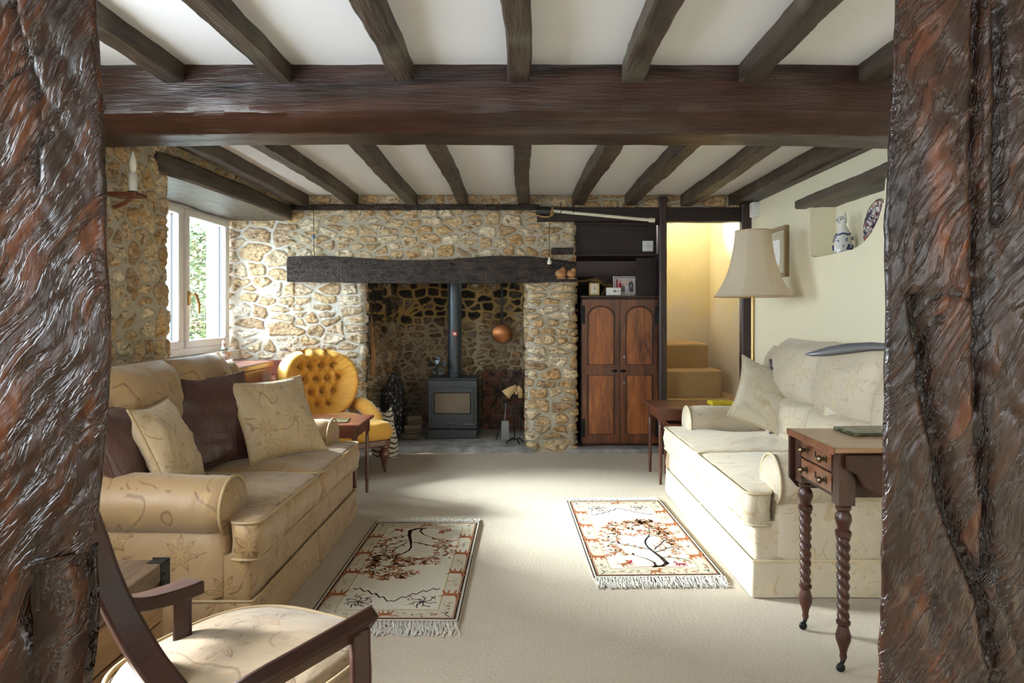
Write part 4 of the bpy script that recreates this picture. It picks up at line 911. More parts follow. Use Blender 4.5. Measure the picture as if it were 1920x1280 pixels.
# crate with metal corners and printed mat, basket beneath
t = thing('wooden_chest', 'old pine chest with blackened metal corners by the left sofa', 'chest', (-1.325, 1.74, 0))
for k in range(3): MB().box(-.24, .275, -.27, .27, .012+k*.118, .012+k*.118+.112).build('chest_board', CRATEW, t, bevel=.004)
MB().box(-.255, .285, -.28, .28, .366, .42).build('lid', CRATETOP, t, bevel=.008)
for sx in (-1, 1):
    for sy in (-1, 1):
        for (z0, z1) in ((.345, .424), (.0, .06)):
            x = .288 if sx > 0 else -.258; m = MB(); m.box(min(x, x-sx*.004), max(x, x-sx*.004), *(sorted((sy*.283, sy*.235))), z0, z1); m.box(*sorted((x, x-sx*.05)), *sorted((sy*.283, sy*.279)), z0, z1)
            if z1 > .4: m.box(*sorted((x, x-sx*.045)), *sorted((sy*.283, sy*.24)), .4205, .4225)
            for q in (.02, .045): m.ball((x, sy*.245, z0+q), .005, n=8, m=5)
            m.build('corner_plate', IRON, t)
t = thing('printed_tray', 'black tray with yellow flower print on the wooden chest', 'tray', (-1.30, 1.83, .4245), -.12)
MB().box(-.125, .125, -.11, .11, 0, .006).build('tray_base', BLACKG, t, bevel=.002); MB().box(-.105, .105, -.09, .09, .006, .008).build('printed_panel', MATP, t)
m = MB()
for r_ in (0, 1):
    P = [(-.125+.006*r_, -.11), (.125, -.11), (.125, .11), (-.125, .11)]
m.box(-.125, .125, -.11, -.104, .006, .012).box(-.125, .125, .104, .11, .006, .012).box(-.125, -.119, -.104, .104, .006, .012).box(.119, .125, -.104, .104, .006, .012).build('tray_rim', BLACKG, t)
a = NT('beaded_weave'); v = a.coord(); vo = a.n('ShaderNodeTexVoronoi', {'Vector': v, 'Scale': 60.0}, out=0)
BEAD = a.set(col=a.mix(a.step(vo, .30, .22), (.012, .010, .008), (.55, .42, .26)), rough=.5, normal=a.bump(vo, .4, .005))
tag(MB().lathe([(.05, 0), (.075, .02), (.085, .14), (.075, .25), (.068, .255)], 24).build('beaded_basket', BEAD, smooth=True, loc=(-.885, 1.30, 0)), 'black basket with tan beads on the floor behind the foreground chair', 'basket')

# ------------------------------------------------------------------ rugs
def flat(mb, pts, w, z, mi):
    pts = [Vector(p) for p in pts]
    for i, (a, b) in enumerate(zip(pts[:-1], pts[1:])):
        d = (b-a); 
        if d.length < 1e-5: continue
        n = Vector((-d.y, d.x)).normalized(); wa = w[i] if isinstance(w, list) else w; wb = w[i+1] if isinstance(w, list) else w
        e = d.normalized()*wa*.3
        mb.add([(*(a-e+n*wa/2), z), (*(a-e-n*wa/2), z), (*(b+e-n*wb/2), z), (*(b+e+n*wb/2), z)], [(0, 1, 2, 3)], mi)
def leafd(mb, x, y, an, L, W, z, mi):
    c, s_ = math.cos(an), math.sin(an); P = [(0, 0), (L*.45, W/2), (L, 0), (L*.45, -W/2)]
    mb.add([(x+a*c-b*s_, y+a*s_+b*c, z) for a, b in P], [(0, 1, 2, 3)], mi)
def beast(mb, x, y, s, fl, an, z, mi):
    S = [[(-.5, .0), (-.42, .22), (.28, .25), (.42, .05), (.2, -.08), (-.35, -.08)], [(.22, .18), (.34, .52), (.44, .50), (.46, .12)], [(.32, .58), (.50, .62), (.72, .42), (.44, .36)], [(-.45, .05), (-.62, -.42), (-.52, -.44), (-.28, -.02)], [(-.30, 0), (-.22, -.45), (-.12, -.45), (-.15, -.02)], [(.12, 0), (.20, -.45), (.30, -.45), (.26, 0)], [(.26, .05), (.52, -.30), (.60, -.22), (.42, .10)], [(-.46, .1), (-.72, .28), (-.70, .36), (-.42, .22)], [(.38, .58), (.34, .80), (.44, .60)]]
    c, s_ = math.cos(an), math.sin(an)
    for poly in S: mb.add([(x+(fl*a*c-b*1.25*s_)*s, y+(fl*a*s_+b*1.25*c)*s, z) for a, b in poly], [tuple(range(len(poly)))], mi)
WOOL = []
for nm, c_ in (('rug_cream', (.70, .63, .52)), ('rug_brown', (.045, .022, .018)), ('rug_rust', (.42, .14, .055)), ('rug_green', (.36, .42, .30)), ('rug_gold', (.48, .38, .20)), ('rug_black', (.018, .016, .020)), ('rug_border', (.63, .55, .42)), ('rug_crimson', (.36, .03, .06))):
    WOOL.append(plain(nm, c_, .95, spec=.1, var=.10, sc=200, bump=.6))
def make_rug(label, loc, rz, seed, W=.57, Lh=1.20):
    t = thing('rug', label, 'rug', loc, rz); r = random.Random(seed); hw, hl = W/2, Lh/2; z = .013
    p = MB(); ol = round_poly([(-hw, -hl), (hw, -hl), (hw, hl), (-hw, hl)], .006, .05)
    p.prism(ol, 0.001, .0125, 'Z', 0)
    R = lambda x, y, w_, mi, zz: flat(p, [(-x, -y), (x, -y), (x, y), (-x, y), (-x, -y)], w_, zz, mi)
    p.add([(-hw+.02, -hl+.025, .0129), (hw-.02, -hl+.025, .0129), (hw-.02, hl-.025, .0129), (-hw+.02, hl-.025, .0129)], [(0, 1, 2, 3)], 6)
    ix, iy = hw-.088, hl-.100
    p.add([(-ix, -iy, .0132), (ix, -iy, .0132), (ix, iy, .0132), (-ix, iy, .0132)], [(0, 1, 2, 3)], 0)
    R(hw-.018, hl-.024, .008, 1, .0134); R(hw-.026, hl-.032, .004, 2, .0134); R(ix, iy, .005, 4, .0134); R(hw-.003, hl-.003, .005, 1, .0134)
    zz = .0136
    # border: animals and sprigs
    ny = 9
    for sg in (-1, 1):
        for k in range(ny):
            y = -iy+.03+(2*iy-.06)*k/(ny-1); x = sg*(ix+.034)
            if k % 2 == 1: beast(p, x, y, .066, sg, 0, zz, 2)
            else:
                for q in range(7): an = r.random()*6.28; leafd(p, x+r.uniform(-.015, .015), y+r.uniform(-.03, .03), an, .018, .008, zz, r.choice([3, 3, 2, 4]))
                flat(p, [(x-.012, y-.035), (x+.008, y-.01), (x-.006, y+.012), (x+.01, y+.035)], .003, zz, 3)
        nx_ = 7
        for k in range(nx_):
            x = -ix+.02+(2*ix-.04)*k/(nx_-1); y = sg*(iy+.036)
            if k == 3: beast(p, x, y, .05, 1, 0, zz, 2)
            else:
                for q in range(6): leafd(p, x+r.uniform(-.025, .025), y+r.uniform(-.016, .016), r.random()*6.28, .018, .009, zz, r.choice([2, 2, 3, 4]))
        for sy in (-1, 1): flat(p, [(sg*(ix+.05), sy*(iy+.06)), (sg*(ix+.03), sy*(iy+.04)), (sg*(ix+.04), sy*(iy+.02)), (sg*(ix+.015), sy*(iy+.03))], .004, zz, 5)
    # tree
    def branch(x, y, an, L, w_, d):
        pts = [(x, y)]; a_ = an
        for k in range(4):
            a_ += r.uniform(-.35, .35); x += math.cos(a_)*L/4; y += math.sin(a_)*L/4
            if abs(x) > ix-.03 or y > iy-.10: break
            pts.append((x, y))
            if d < 3:
                for q in range(2): leafd(p, x, y, a_+r.choice([-1, 1])*r.uniform(.5, 1.4), .032, .012, zz+.0004, r.choice([2, 2, 2, 4]))
        flat(p, pts, w_, zz+.0002*(d+1)/2, 5 if d > 1 else 1)
        if d > 0:
            for q in range(3): branch(pts[-1][0], pts[-1][1], a_+(q-1)*r.uniform(.55, .95), L*.72, max(.0025, w_*.55), d-1)
        else: leafd(p, x, y, a_, .03, .011, zz+.0004, 2)
    flat(p, [(.0, -iy+.02), (.045, -iy+.03), (.07, -iy+.06), (.062, -iy+.13), (.045, -iy+.20), (.03, -iy+.27)], [.02, .018, .022, .018, .014, .011], zz, 1)
    flat(p, [(.012, -iy+.02), (.015, -iy+.07), (-.01, -iy+.12), (-.04, -iy+.15)], [.014, .010, .007, .004], zz, 1)
    branch(.03, -iy+.27, 1.75, .17, .009, 3); branch(.045, -iy+.20, .5, .17, .007, 2); branch(.04, -iy+.23, 2.7, .17, .007, 2); branch(.062, -iy+.13, .25, .13, .006, 1); branch(.055, -iy+.24, 1.2, .15, .007, 2); branch(-.04, -iy+.15, 2.2, .10, .004, 1)
    flat(p, [(-.12, -iy+.012), (-.03, -iy+.02), (.06, -iy+.015), (.13, -iy+.012)], .005, zz, 2)
    beast(p, -.115, -iy+.055, .055, 1, .4, zz, 2); beast(p, .13, -iy+.045, .045, -1, 0, zz, 7); leafd(p, -.10, -iy+.06, 1.2, .05, .018, zz+.0004, 7)
    for q in range(9): leafd(p, .155+r.uniform(-.02, .02), -iy+.09+r.uniform(-.02, .04), r.random()*6.28, .02, .007, zz, 3)
    # spandrels at the crown end
    for sg in (-1, 1):
        pts = []
        for k in range(15):
            u = k/14; pts.append((sg*(ix-.02)*(1-u), iy-.20+.13*u**1.4+.012*math.sin(k*2.1)))
        flat(p, pts, .006, zz, 5)
        for k in range(30): leafd(p, sg*(ix-.03-r.random()*.10), iy-.03-r.random()*.10, r.random()*6.28, .024, .006, zz, r.choice([2, 5, 5, 4]))
        c0 = (sg*(ix-.07), iy-.07)
        for k in range(7): a_ = k*.9; flat(p, [c0, (c0[0]+.03*math.cos(a_), c0[1]+.03*math.sin(a_)), (c0[0]+.055*math.cos(a_+.4), c0[1]+.055*math.sin(a_+.4))], .0045, zz, 5)
    p.build('pile', WOOL, t, fixn=False)
    for sg in (-1, 1):
        fr_ = MB()
        for k in range(230):
            x = -hw+.004+(W-.008)*k/229; L = r.uniform(.065, .10); pts = []; dx = r.uniform(-.012, .012)
            for q in range(6):
                u = q/5; pts.append((x+dx*u+.005*math.sin(u*6+k)+(r.uniform(-.003, .003) if q else 0), sg*(hl-.003+L*u), max(.002, .009*(1-u)+.006*abs(math.sin(k*1.7+u*5)))))
            fr_.tube(pts, .0017, 4)
        fr_.build('fringe', FRINGE, t, smooth='all', uv=False, fixn=False)
make_rug('fringed tree-of-life rug in front of the left sofa, tree upside down', (-.505, 3.11, 0), PI+math.radians(-.5), 3)
make_rug('fringed tree-of-life rug beside the right sofa, tree upright', (.583, 3.53, 0), math.radians(1.6), 8)
# ------------------------------------------------------------------ stove
t = thing('wood_stove', 'grey steel wood-burning stove on the hearth with glass door', 'stove', (-.590, 5.96, .047))
W2 = .214
MB().box(-W2, W2, .0, .33, .0, .075).build('plinth', STOVE, t, bevel=.006)
MB().box(-W2, W2, .004, .33, .083, .508).build('body', STOVE, t, bevel=.008)
tp = MB(); tp.box(-W2-.004, W2+.004, -.002, .34, .510, .524).build('top_plate', STOVE, t, bevel=.004)
dr = MB(); dr.box(-W2+.03, W2-.03, -.010, .006, .40, .445).box(-W2+.03, W2-.03, -.010, .006, .115, .225).box(-W2+.03, -W2+.062, -.010, .006, .225, .40).box(W2-.062, W2-.03, -.010, .006, .225, .40)
d = dr.build('door', STOVE, t, bevel=.003)
MB().box(-W2+.060, W2-.060, -.0125, .002, .22, .402).build('door_glass', SGLASS, d)
g = MB(); g.box(-W2+.052, W2-.052, -.013, -.008, .396, .404).box(-W2+.052, W2-.052, -.013, -.008, .216, .223).box(-W2+.052, -W2+.060, -.013, -.008, .22, .40).box(W2-.060, W2-.052, -.013, -.008, .22, .40).build('glass_gasket', BLACKG, d)
for z in (.468, .136):
    MB().tube([(-.03, -.016, z), (.02, -.020, z), (.035, -.026, z-.008)], .004, 6).ball((-.03, -.014, z), .006).build('air_control', CHROME, t, smooth=True)
MB().tube([(.095, -.022, .128), (.19, -.022, .128), (.195, -.012, .142)], .005, 8).build('door_handle', CHROME, d, smooth=True)
MB().box(-.015, .015, -.003, .001, .074, .080).build('badge', CHROME, t)
# flue
t = thing('flue_pipe', 'dark grey stove pipe rising behind the black lintel', 'pipe', (-.590, 6.16, .572))
MB().lathe([(.070, 0), (.070, .03), (.064, .035), (.064, 1.25)], 32).build('pipe', FLUE, t, smooth=35)
g_ = MB(); M = Matrix.Rotation(PI/2, 4, 'X'); g_.lathe([(.024, 0), (.024, .006), (.020, .009)], 20, (.008, -.063, .385), M=M).build('thermometer', REDP, t, smooth=35)
MB().lathe([(.012, 0), (.012, .002)], 14, (.008, -.0725, .385), M=M).build('dial', WHITEP, t)
# stove fan
t = thing('stove_fan', 'small black heat-powered fan standing on the stove top', 'fan', (-.735, 6.08, .572))
m = MB(); m.box(-.035, .035, -.02, .02, 0, .008).box(-.008, .008, -.006, .006, .008, .11).tube([(0, .002, .10), (0, .002, .168)], .003, 6).tube([(-.05, .002, .168), (.05, .002, .168)], .003, 6)
m.build('stand', IRON, t, bevel=.002)
m = MB()
for k in range(5):
    a_ = k*2*PI/5+.3; pts = []
    for rr, wa in ((.012, .10), (.055, .40), (.088, .36)):
        pts.append([(rr*math.cos(a_-wa), -.030-.006, rr*math.sin(a_-wa)+.10), (rr*math.cos(a_+wa), -.030+.008, rr*math.sin(a_+wa)+.10)])
    for q in range(2): m.add([pts[q][0], pts[q][1], pts[q+1][1], pts[q+1][0]]+[(a0, b0+.0015, c0) for a0, b0, c0 in (pts[q][0], pts[q][1], pts[q+1][1], pts[q+1][0])], [(0, 1, 2, 3), (4, 7, 6, 5), (0, 4, 5, 1), (1, 5, 6, 2), (2, 6, 7, 3), (3, 7, 4, 0)])
m.ball((0, -.03, .10), .012).build('blades', plain('fan_blade', (.05, .055, .06), .3, .6), t)
# copper pan
t = thing('copper_pan', 'round copper warming pan hanging by a dark handle on the sooty wall', 'pan', (-.17, 6.44, .95))
M = Matrix.Rotation(PI/2, 4, 'X')
MB().lathe([(.090, 0), (.094, .012), (.088, .028), (.060, .038), (.001, .042)], 36, (0, 0, .0), M=M).build('pan_bowl', COPPER, t, smooth=40)
MB().box(-.011, .011, -.018, -.006, .08, .46).build('handle', IRON, t, bevel=.003)
# companion set
t = thing('companion_set', 'wrought iron fireside tool stand beside the right stone pillar', 'fire tools', (-.045, 5.76, .047))
m = MB(); m.tube([(0, 0, .02), (0, 0, .44)], .006, 8).tube([(-.11, .03, .33), (.08, .0, .33)], .005, 6)
for k in range(4): a_ = k*PI/2+.5; m.tube([(0, 0, .03), (.04*math.cos(a_), .04*math.sin(a_), .04), (.085*math.cos(a_), .085*math.sin(a_), .005)], .006, 6)
m.build('stand', IRON, t, smooth=True)
MB().tube([(-.075, -.02, .34), (-.080, -.025, .20)], .004, 6).add([(-.115, -.03, .03), (-.045, -.03, .03), (-.050, -.028, .19), (-.110, -.028, .19), (-.115, -.024, .03), (-.045, -.024, .03), (-.050, -.022, .19), (-.110, -.022, .19)], [(0, 1, 2, 3), (4, 7, 6, 5), (0, 4, 5, 1), (1, 5, 6, 2), (2, 6, 7, 3), (3, 7, 4, 0)]).build('shovel', STEEL, t)
MB().tube([(-.07, -.01, .34), (-.10, .0, .24), (-.155, .01, .03)], .005, 6).tube([(-.09, -.02, .32), (-.075, -.02, .345), (-.06, -.02, .32), (-.075, -.02, .30)], .004, 6, closed=True).build('tongs', IRON, t, smooth=True)
MB().tube([(.05, -.01, .34), (.055, -.01, .10)], .004, 6).build('poker', IRON, t); MB().tube([(.02, -.02, .33), (.03, -.02, .12)], .004, 6).build('brush_handle', IRON, t)
t = thing('hearth_glove', 'tan leather hearth gauntlet hung on top of the tool stand', 'glove', (-.045, 5.74, .49))
m = MB(); m.tube([(-.075, -.01, -.035), (-.06, -.01, -.02), (-.02, -.005, .01), (.02, 0, .025)], [.046, .040, .030, .030], 16, flat=(1, .6)).tube([(.015, 0, .028), (.045, 0, .0), (.05, .0, -.06)], [.028, .026, .018], 12, flat=(1, .6)).tube([(.02, -.01, 0), (.01, -.015, -.03)], [.014, .010], 8)
m.build('glove_leather', TANHIDE, t, smooth='all')
# speckled guard, logs, cat
t = thing('fire_screen', 'tall narrow speckled black iron piece leaning inside the fireplace', 'fire screen', (-1.11, 5.98, .045), -.1)
pl = [(-.085, 0), (.085, 0), (.085, .40), (.060, .50), (.025, .575), (-.015, .575), (-.045, .50), (-.085, .42)]
MB().prism(pl, -.02, .02, 'Y').build('plate', SPECK, t, bevel=.004)
m = MB(); m.tube([(-.09, -.02, 0), (-.09, -.02, .42)], .006, 6).tube([(.09, -.02, 0), (.09, -.02, .50)], .006, 6).build('frame_bar', IRON, t)
for k in range(5):
    tag(MB().tube([(0, 0, 0), (.14, .03, .004)], [.026, .022], 8).build('fire_log', BARK, smooth=30, loc=(-1.02+.01*k, 5.90+.05*(k % 2), .075+.036*k), rot=(0, 0, .2*k-.3)), 'charred log in the dark pile beside the speckled screen, %s' % ['lowest', 'second up', 'third up', 'fourth up', 'topmost'][k], 'log', 'logs inside the fireplace')
t = thing('cat_doorstop', 'tabby cat shaped fabric doorstop behind the gold chair leg', 'doorstop', (-1.075, 5.43, 0), -.2)
m = MB(); vs = []
def catp(u, v):
    a_ = 2*PI*u; rz = [(0, .105, .07), (.06, .112, .08), (.16, .10, .07), (.25, .078, .055), (.31, .070, .05), (.345, .066, .045), (.352, .002, .002)]
    s_ = v*(len(rz)-1); i = min(int(s_), len(rz)-2); f = s_-i; q = [rz[i][j]*(1-f)+rz[i+1][j]*f for j in range(3)]
    return (q[1]*math.cos(a_), q[2]*math.sin(a_), q[0])
m.grid(catp, 28, 30, closed_u=True)
for sg in (-1, 1): m.add([(sg*.066, -.02, .325), (sg*.02, -.02, .345), (sg*.058, -.01, .405), (sg*.064, .02, .325), (sg*.02, .02, .345)], [(0, 1, 2), (3, 2, 4), (0, 2, 3), (1, 4, 2)])
m.build('body', TABBY, t, smooth=35)
MB().ball((-.028, -.046, .30), .008, .004, .009).ball((.028, -.046, .30), .008, .004, .009).build('eyes', GREENP, t)
# hanging strap on the left pier reveal, clogs, cords, horn, curtain pole
t = thing('leather_strap', 'curved tan leather harness piece hanging at the fireplace left reveal', 'harness', (-1.243, 5.72, .62))
m = MB()
for k, x in enumerate((0, .016)): m.tube([(x, 0, 0), (x+.010, -.02, .10), (x+.012, -.025, .20), (x, -.01, .30), (x-.012, 0, .42), (x-.02, 0, .50)], [.014, .016, .015, .012, .010, .008], 8, flat=(.6, 1))
m.build('straps', LEATHER, t, smooth=True); MB().box(-.03, .02, -.03, -.02, .38, .385).ball((-.005, -.02, .30), .012).build('buckle', BRASS, t)
t = thing('wooden_clogs', 'pair of small tan carved clogs hanging on the right of the lintel', 'clogs', (.375, 5.455, 1.425))
for x, s_ in ((-.05, 1), (.035, .85)):
    M = Matrix.Rotation(.25, 4, 'Y'); MB().ball((x, 0, .03), .045*s_, .03, .036*s_, 16, 10, M=M).ball((x+.018, 0, .055), .026*s_, .024, .030*s_, 12, 8).box(x-.03*s_, x+.035*s_, -.02, .02, -.010, .0).build('clog', LEATHER, t, smooth=True)
t = thing('stone_ledge_block', 'small dark wood block set in the stones above the clogs', 'block', (.345, 5.60, 1.62)); MB().box(-.09, .09, -.045, .04, 0, .055).build('block', TAR, t, bevel=.008)
t = thing('pull_cord', 'thin cord with a blue bead hanging left on the chimney stones', 'cord', (-1.675, 5.545, 1.62))
MB().tube([(0, 0, .03), (0, 0, .38)], .0025, 6).build('cord', IRON, t); MB().ball((0, 0, .14), .014).build('bead', plain('blue_bead', (.12, .25, .45), .4), t, smooth='all'); MB().lathe([(.004, .03), (.008, .02), (.008, 0), (.003, -.01)], 10).build('cord_end', BRASS, t, smooth=True)
t = thing('hanging_ladle', 'long thin rod with a pale round tip hanging over the lintel end', 'ladle', (.235, 5.455, 1.53))
MB().tube([(0, 0, .05), (0, 0, .40)], .003, 6).build('rod', DBRASS, t); MB().lathe([(.006, .06), (.010, .04), (.018, .02), (.016, .004), (.004, 0)], 14).build('tip', IVORY, t, smooth=True)
t = thing('brass_horn', 'black bound brass hunting horn hanging at the curtain pole end', 'horn', (.13, 5.49, 1.93))
MB().tube([(0, 0, .035), (.11, 0, .03)], [.036, .040], 16).build('black_binding', BLACKG, t, smooth=True)
MB().tube([(.0+.07*(1-math.cos(q/12*PI)), -.01, -.035*math.sin(q/12*PI)+.02) for q in range(13)], .008, 8).tube([(.115, -.005, .0), (.13, -.005, .05), (.135, -.005, .075)], [.014, .010, .006], 8).build('brass_curl', BRASS, t, smooth='all')
t = thing('curtain_pole', 'white metal curtain pole across the top of the cupboard recess', 'curtain pole', (.26, 5.50, 1.965))
MB().tube([(0, 0, 0), (.80, 0, -.075)], .013, 12).tube([(.78, 0, -.073), (.825, 0, -.077)], .019, 12).build('pole', IVORY, t, smooth=35)
for x in (.07, .17): MB().tube([(x, 0, .02-.09*x), (x, .03, .05), (x, .04, .08)], .003, 6).tube([(x+.02*math.cos(q/10*2*PI)*.3, .018*math.sin(q/10*2*PI), -.006+.018*math.cos(q/10*2*PI)) for q in range(10)], .003, 5, closed=True).build('hook', IRON, t)
# sconce
t = thing('wall_sconce', 'candle style wall light on a wooden bracket on the stone wall', 'wall light', (-1.84, 3.14, 1.70))
MB().box(-.03, .10, -.05, .05, -.022, -.004).tube([(-.03, 0, -.07), (.02, 0, -.05), (.06, 0, -.02)], .010, 8).build('bracket', MAHOG, t, bevel=.004)
MB().lathe([(.026, -.004), (.024, .004), (.021, .006)], 16, (.06, 0, 0)).build('drip_pan', DBRASS, t, smooth=True)
MB().lathe([(.0185, .006), (.0185, .085), (.015, .09)], 18, (.06, 0, 0)).build('candle_tube', CERAM, t, smooth=35)
MB().lathe([(.008, .088), (.014, .105), (.0165, .125), (.012, .155), (.004, .185), (.001, .19)], 16, (.06, 0, 0)).build('bulb', BULB, t, smooth='all')
# cockerel ornament
t = thing('cockerel_ornament', 'small painted cockerel ornament on the window sill', 'ornament', (-2.17, 5.02, .786), .3)
m = MB(); m.ball((0, 0, .055), .032, .045, .036, 16, 10).tube([(0, -.03, .07), (0, -.045, .105), (0, -.045, .135)], [.022, .016, .014], 12).lathe([(.024, 0), (.02, .008), (.008, .012), (.008, .03)], 12).build('body', CERAM, t, smooth='all')
MB().ball((0, -.046, .145), .016, .018, .016).build('head', CERAM, t, smooth='all'); MB().box(-.003, .003, -.066, -.030, .158, .172).box(-.003, .003, -.068, -.058, .118, .135).build('comb', REDP, t, bevel=.002)
MB().tube([(0, -.035, .105), (0, -.036, .085)], [.020, .024], 12).build('neck_feathers', GREENP, t, smooth='all')
for k in range(4): MB().tube([(0, .035, .06), (0, .065, .085-.012*k), (0, .085, .06-.018*k), (0, .088, .035-.008*k)], [.008, .008, .006, .003], 8).build('tail_feather', [REDP, ORANGEP, REDP, ORANGEP][k], t, smooth='all')
MB().ball((.026, .005, .055), .010, .028, .02).ball((-.026, .005, .055), .010, .028, .02).build('wing', ORANGEP, t, smooth='all')

# ------------------------------------------------------------------ cupboard
t = thing('cupboard', 'antique red oak cupboard with two arched-panel doors beside the fireplace', 'cupboard', (.835, 5.72, .033))
w_, h_ = .325, 1.235
m = MB(); m.box(-w_, -w_+.02, 0, .40, 0, h_).box(w_-.02, w_, 0, .40, 0, h_).box(-w_, w_, .38, .40, 0, h_).box(-w_, w_, 0, .40, 0, .025).box(-w_, w_, 0.0, .40, h_-.03, h_)
m.build('carcass', OAK_DARK, t, bevel=.003)
MB().box(-w_-.004, w_+.004, -.022, .40, h_, h_+.022).build('top_board', OAK_DARK, t, bevel=.005)
def door(x0, x1, hingeside, knobx):
    d = MB().box(x0, x1, -.022, 0, .022, h_-.012).build('door', OAK_EDGE, t, bevel=.003)
    ix0, ix1 = x0+.048, x1-.048; cx = (ix0+ix1)/2; hw_ = (ix1-ix0)/2; zt = h_-.16
    arch = [(ix0, .68), (ix1, .68), (ix1, zt)]+[(cx+hw_*math.cos(PI*k/16), zt+hw_*.82*math.sin(PI*k/16)) for k in range(1, 16)]+[(ix0, zt)]
    low = [(ix0, .10), (ix1, .10), (ix1, .59), (ix0, .59)]
    for pl in (arch, low):
        MB().prism(pl, -.0255, -.021, 'Y').build('panel', OAK, d, bevel=.002)
        cxx = sum(p[0] for p in pl)/len(pl); czz = sum(p[1] for p in pl)/len(pl)
        MB().tube([(x, -.026, z) for x, z in pl], .0065, 6, closed=True).build('moulding', OAK_DARK, d)
    hx = x0+.01 if hingeside < 0 else x1-.01
    for z in (h_-.14, .15):
        MB().box(hx-.016, hx+.016, -.030, -.022, z-.075, z+.075).tube([(hx-hingeside*-.004, -.030, z-.05), (hx-hingeside*-.004, -.030, z+.05)], .007, 8).ball((hx+.0, -.03, z+.066), .004).ball((hx, -.03, z-.066), .004).build('hinge', IRON, d, bevel=.001)
    return d
d1 = door(-w_+.008, -.0015, -1, 0); d2 = door(.0015, w_-.008, 1, 0)
def dropknob(par, x, z):
    MB().lathe([(.016, 0), (.014, .006), (.006, .008)], 12, (x, -.022, z), M=Matrix.Rotation(PI/2, 4, 'X')).ball((x, -.034, z-.002), .010).tube([(x-.028, -.028, z), (x, -.03, z+.006), (x+.028, -.028, z)], [.004, .007, .004], 8).build('latch', IRON, par, smooth=True)
dropknob(d1, -.045, .625); dropknob(d2, .025, .625)
for z in (.745, .53): MB().lathe([(.012, 0), (.012, .003), (.004, .004)], 14, (.035, -.022, z), M=Matrix.Rotation(PI/2, 4, 'X')).build('keyhole_plate', STEEL, d2, smooth=35)
# things on the cupboard
TZ = .033+1.235+.0225
t = thing('carriage_clock', 'small brass carriage clock on top of the cupboard', 'clock', (.625, 5.76, TZ))
MB().box(-.042, .042, -.028, .028, 0, .012).box(-.042, .042, -.028, .028, .100, .108).build('case', BRASS, t, bevel=.003)
for x in (-.037, .037):
    for y in (-.024, .024): MB().box(x-.004, x+.004, y-.004, y+.004, .012, .100).build('pillar', BRASS, t)
MB().box(-.031, .031, -.022, .022, .014, .098).build('dial_face', IVORY, t); MB().box(-.001, .001, -.0235, -.022, .055, .078).box(0, .015, -.0235, -.022, .054, .056).build('hands', BLACKG, t)
MB().tube([(-.022, 0, .108), (-.022, 0, .122), (.022, 0, .122), (.022, 0, .108)], .003, 6).build('handle', BRASS, t)
t = thing('thermostat', 'white thermostat box standing on top of the cupboard', 'thermostat', (.785, 5.735, TZ))
MB().box(-.062, .062, -.012, .012, 0, .066).build('case', WHITEP, t, bevel=.005); MB().box(-.002, .022, -.0135, -.0118, .028, .042).build('display', BLACKG, t); MB().lathe([(.005, 0), (.005, .002)], 12, (.040, -.0118, .035), M=Matrix.Rotation(PI/2, 4, 'X')).build('button', IRON, t)
t = thing('photo_frame', 'ornate silver photo frame with a family picture on the cupboard', 'photo frame', (.900, 5.80, TZ), 0); t.rotation_euler = (-.10, 0, 0)
FW, FH = .108, .165
m = MB(); m.box(-FW, FW, -.006, .004, 0, .024).box(-FW, FW, -.006, .004, FH-.024, FH).box(-FW, -FW+.024, -.006, .004, .024, FH-.024).box(FW-.024, FW, -.006, .004, .024, FH-.024)
SILV = plain('filigree_silver', (.80, .80, .80), .3, .3, var=.05)
fo_ = m.build('frame', SILV, t, bevel=.002)
m = MB()
for k in range(26):
    for (zz) in (.012, FH-.012): m.ball((-FW+.012+(2*FW-.024)*k/25, -.007, zz+.004*math.sin(k*2)), .0038, .001, .005, 6, 4)
for k in range(18):
    for xx in (-FW+.012, FW-.012): m.ball((xx+.004*math.sin(k*2), -.007, .02+(FH-.04)*k/17), .0045, .001, .0038, 6, 4)
m.build('filigree', BLACKG, fo_)
MB().box(-FW+.022, FW-.022, -.003, .0, .022, FH-.022).build('photograph', plain('photo_paper', (.72, .62, .58), .3), t)
def fig(mb, x, z, h, wd, mi, skin=5):
    y = -.0036; mb.prism([(x-wd, z), (x+wd, z), (x+wd*1.05, z+h*.55), (x+wd*.8, z+h*.78), (x-wd*.8, z+h*.78), (x-wd*1.05, z+h*.55)], y, y+.0005, 'Y', mi); mb.ball((x, y, z+h*.90), h*.09, .0008, h*.11, 8, 6, mi=skin)
PM = [plain('photo_red', (.55, .02, .04), .4), plain('photo_suit', (.05, .05, .08), .4), plain('photo_grey', (.22, .22, .26), .4), plain('photo_white', (.80, .78, .78), .4), plain('photo_drape', (.30, .02, .04), .4), plain('photo_skin', (.62, .38, .28), .4)]
m = MB(); m.box(-.083, -.068, -.0035, -.003, .04, .14, 4); fig(m, -.048, .03, .10, .014, 0); fig(m, -.022, .03, .072, .014, 2); fig(m, .006, .03, .070, .012, 3); fig(m, .022, .03, .062, .010, 3); fig(m, .044, .03, .112, .019, 1); fig(m, .044, .072, .03, .005, 3)
m.build('printed_figures', PM, t)
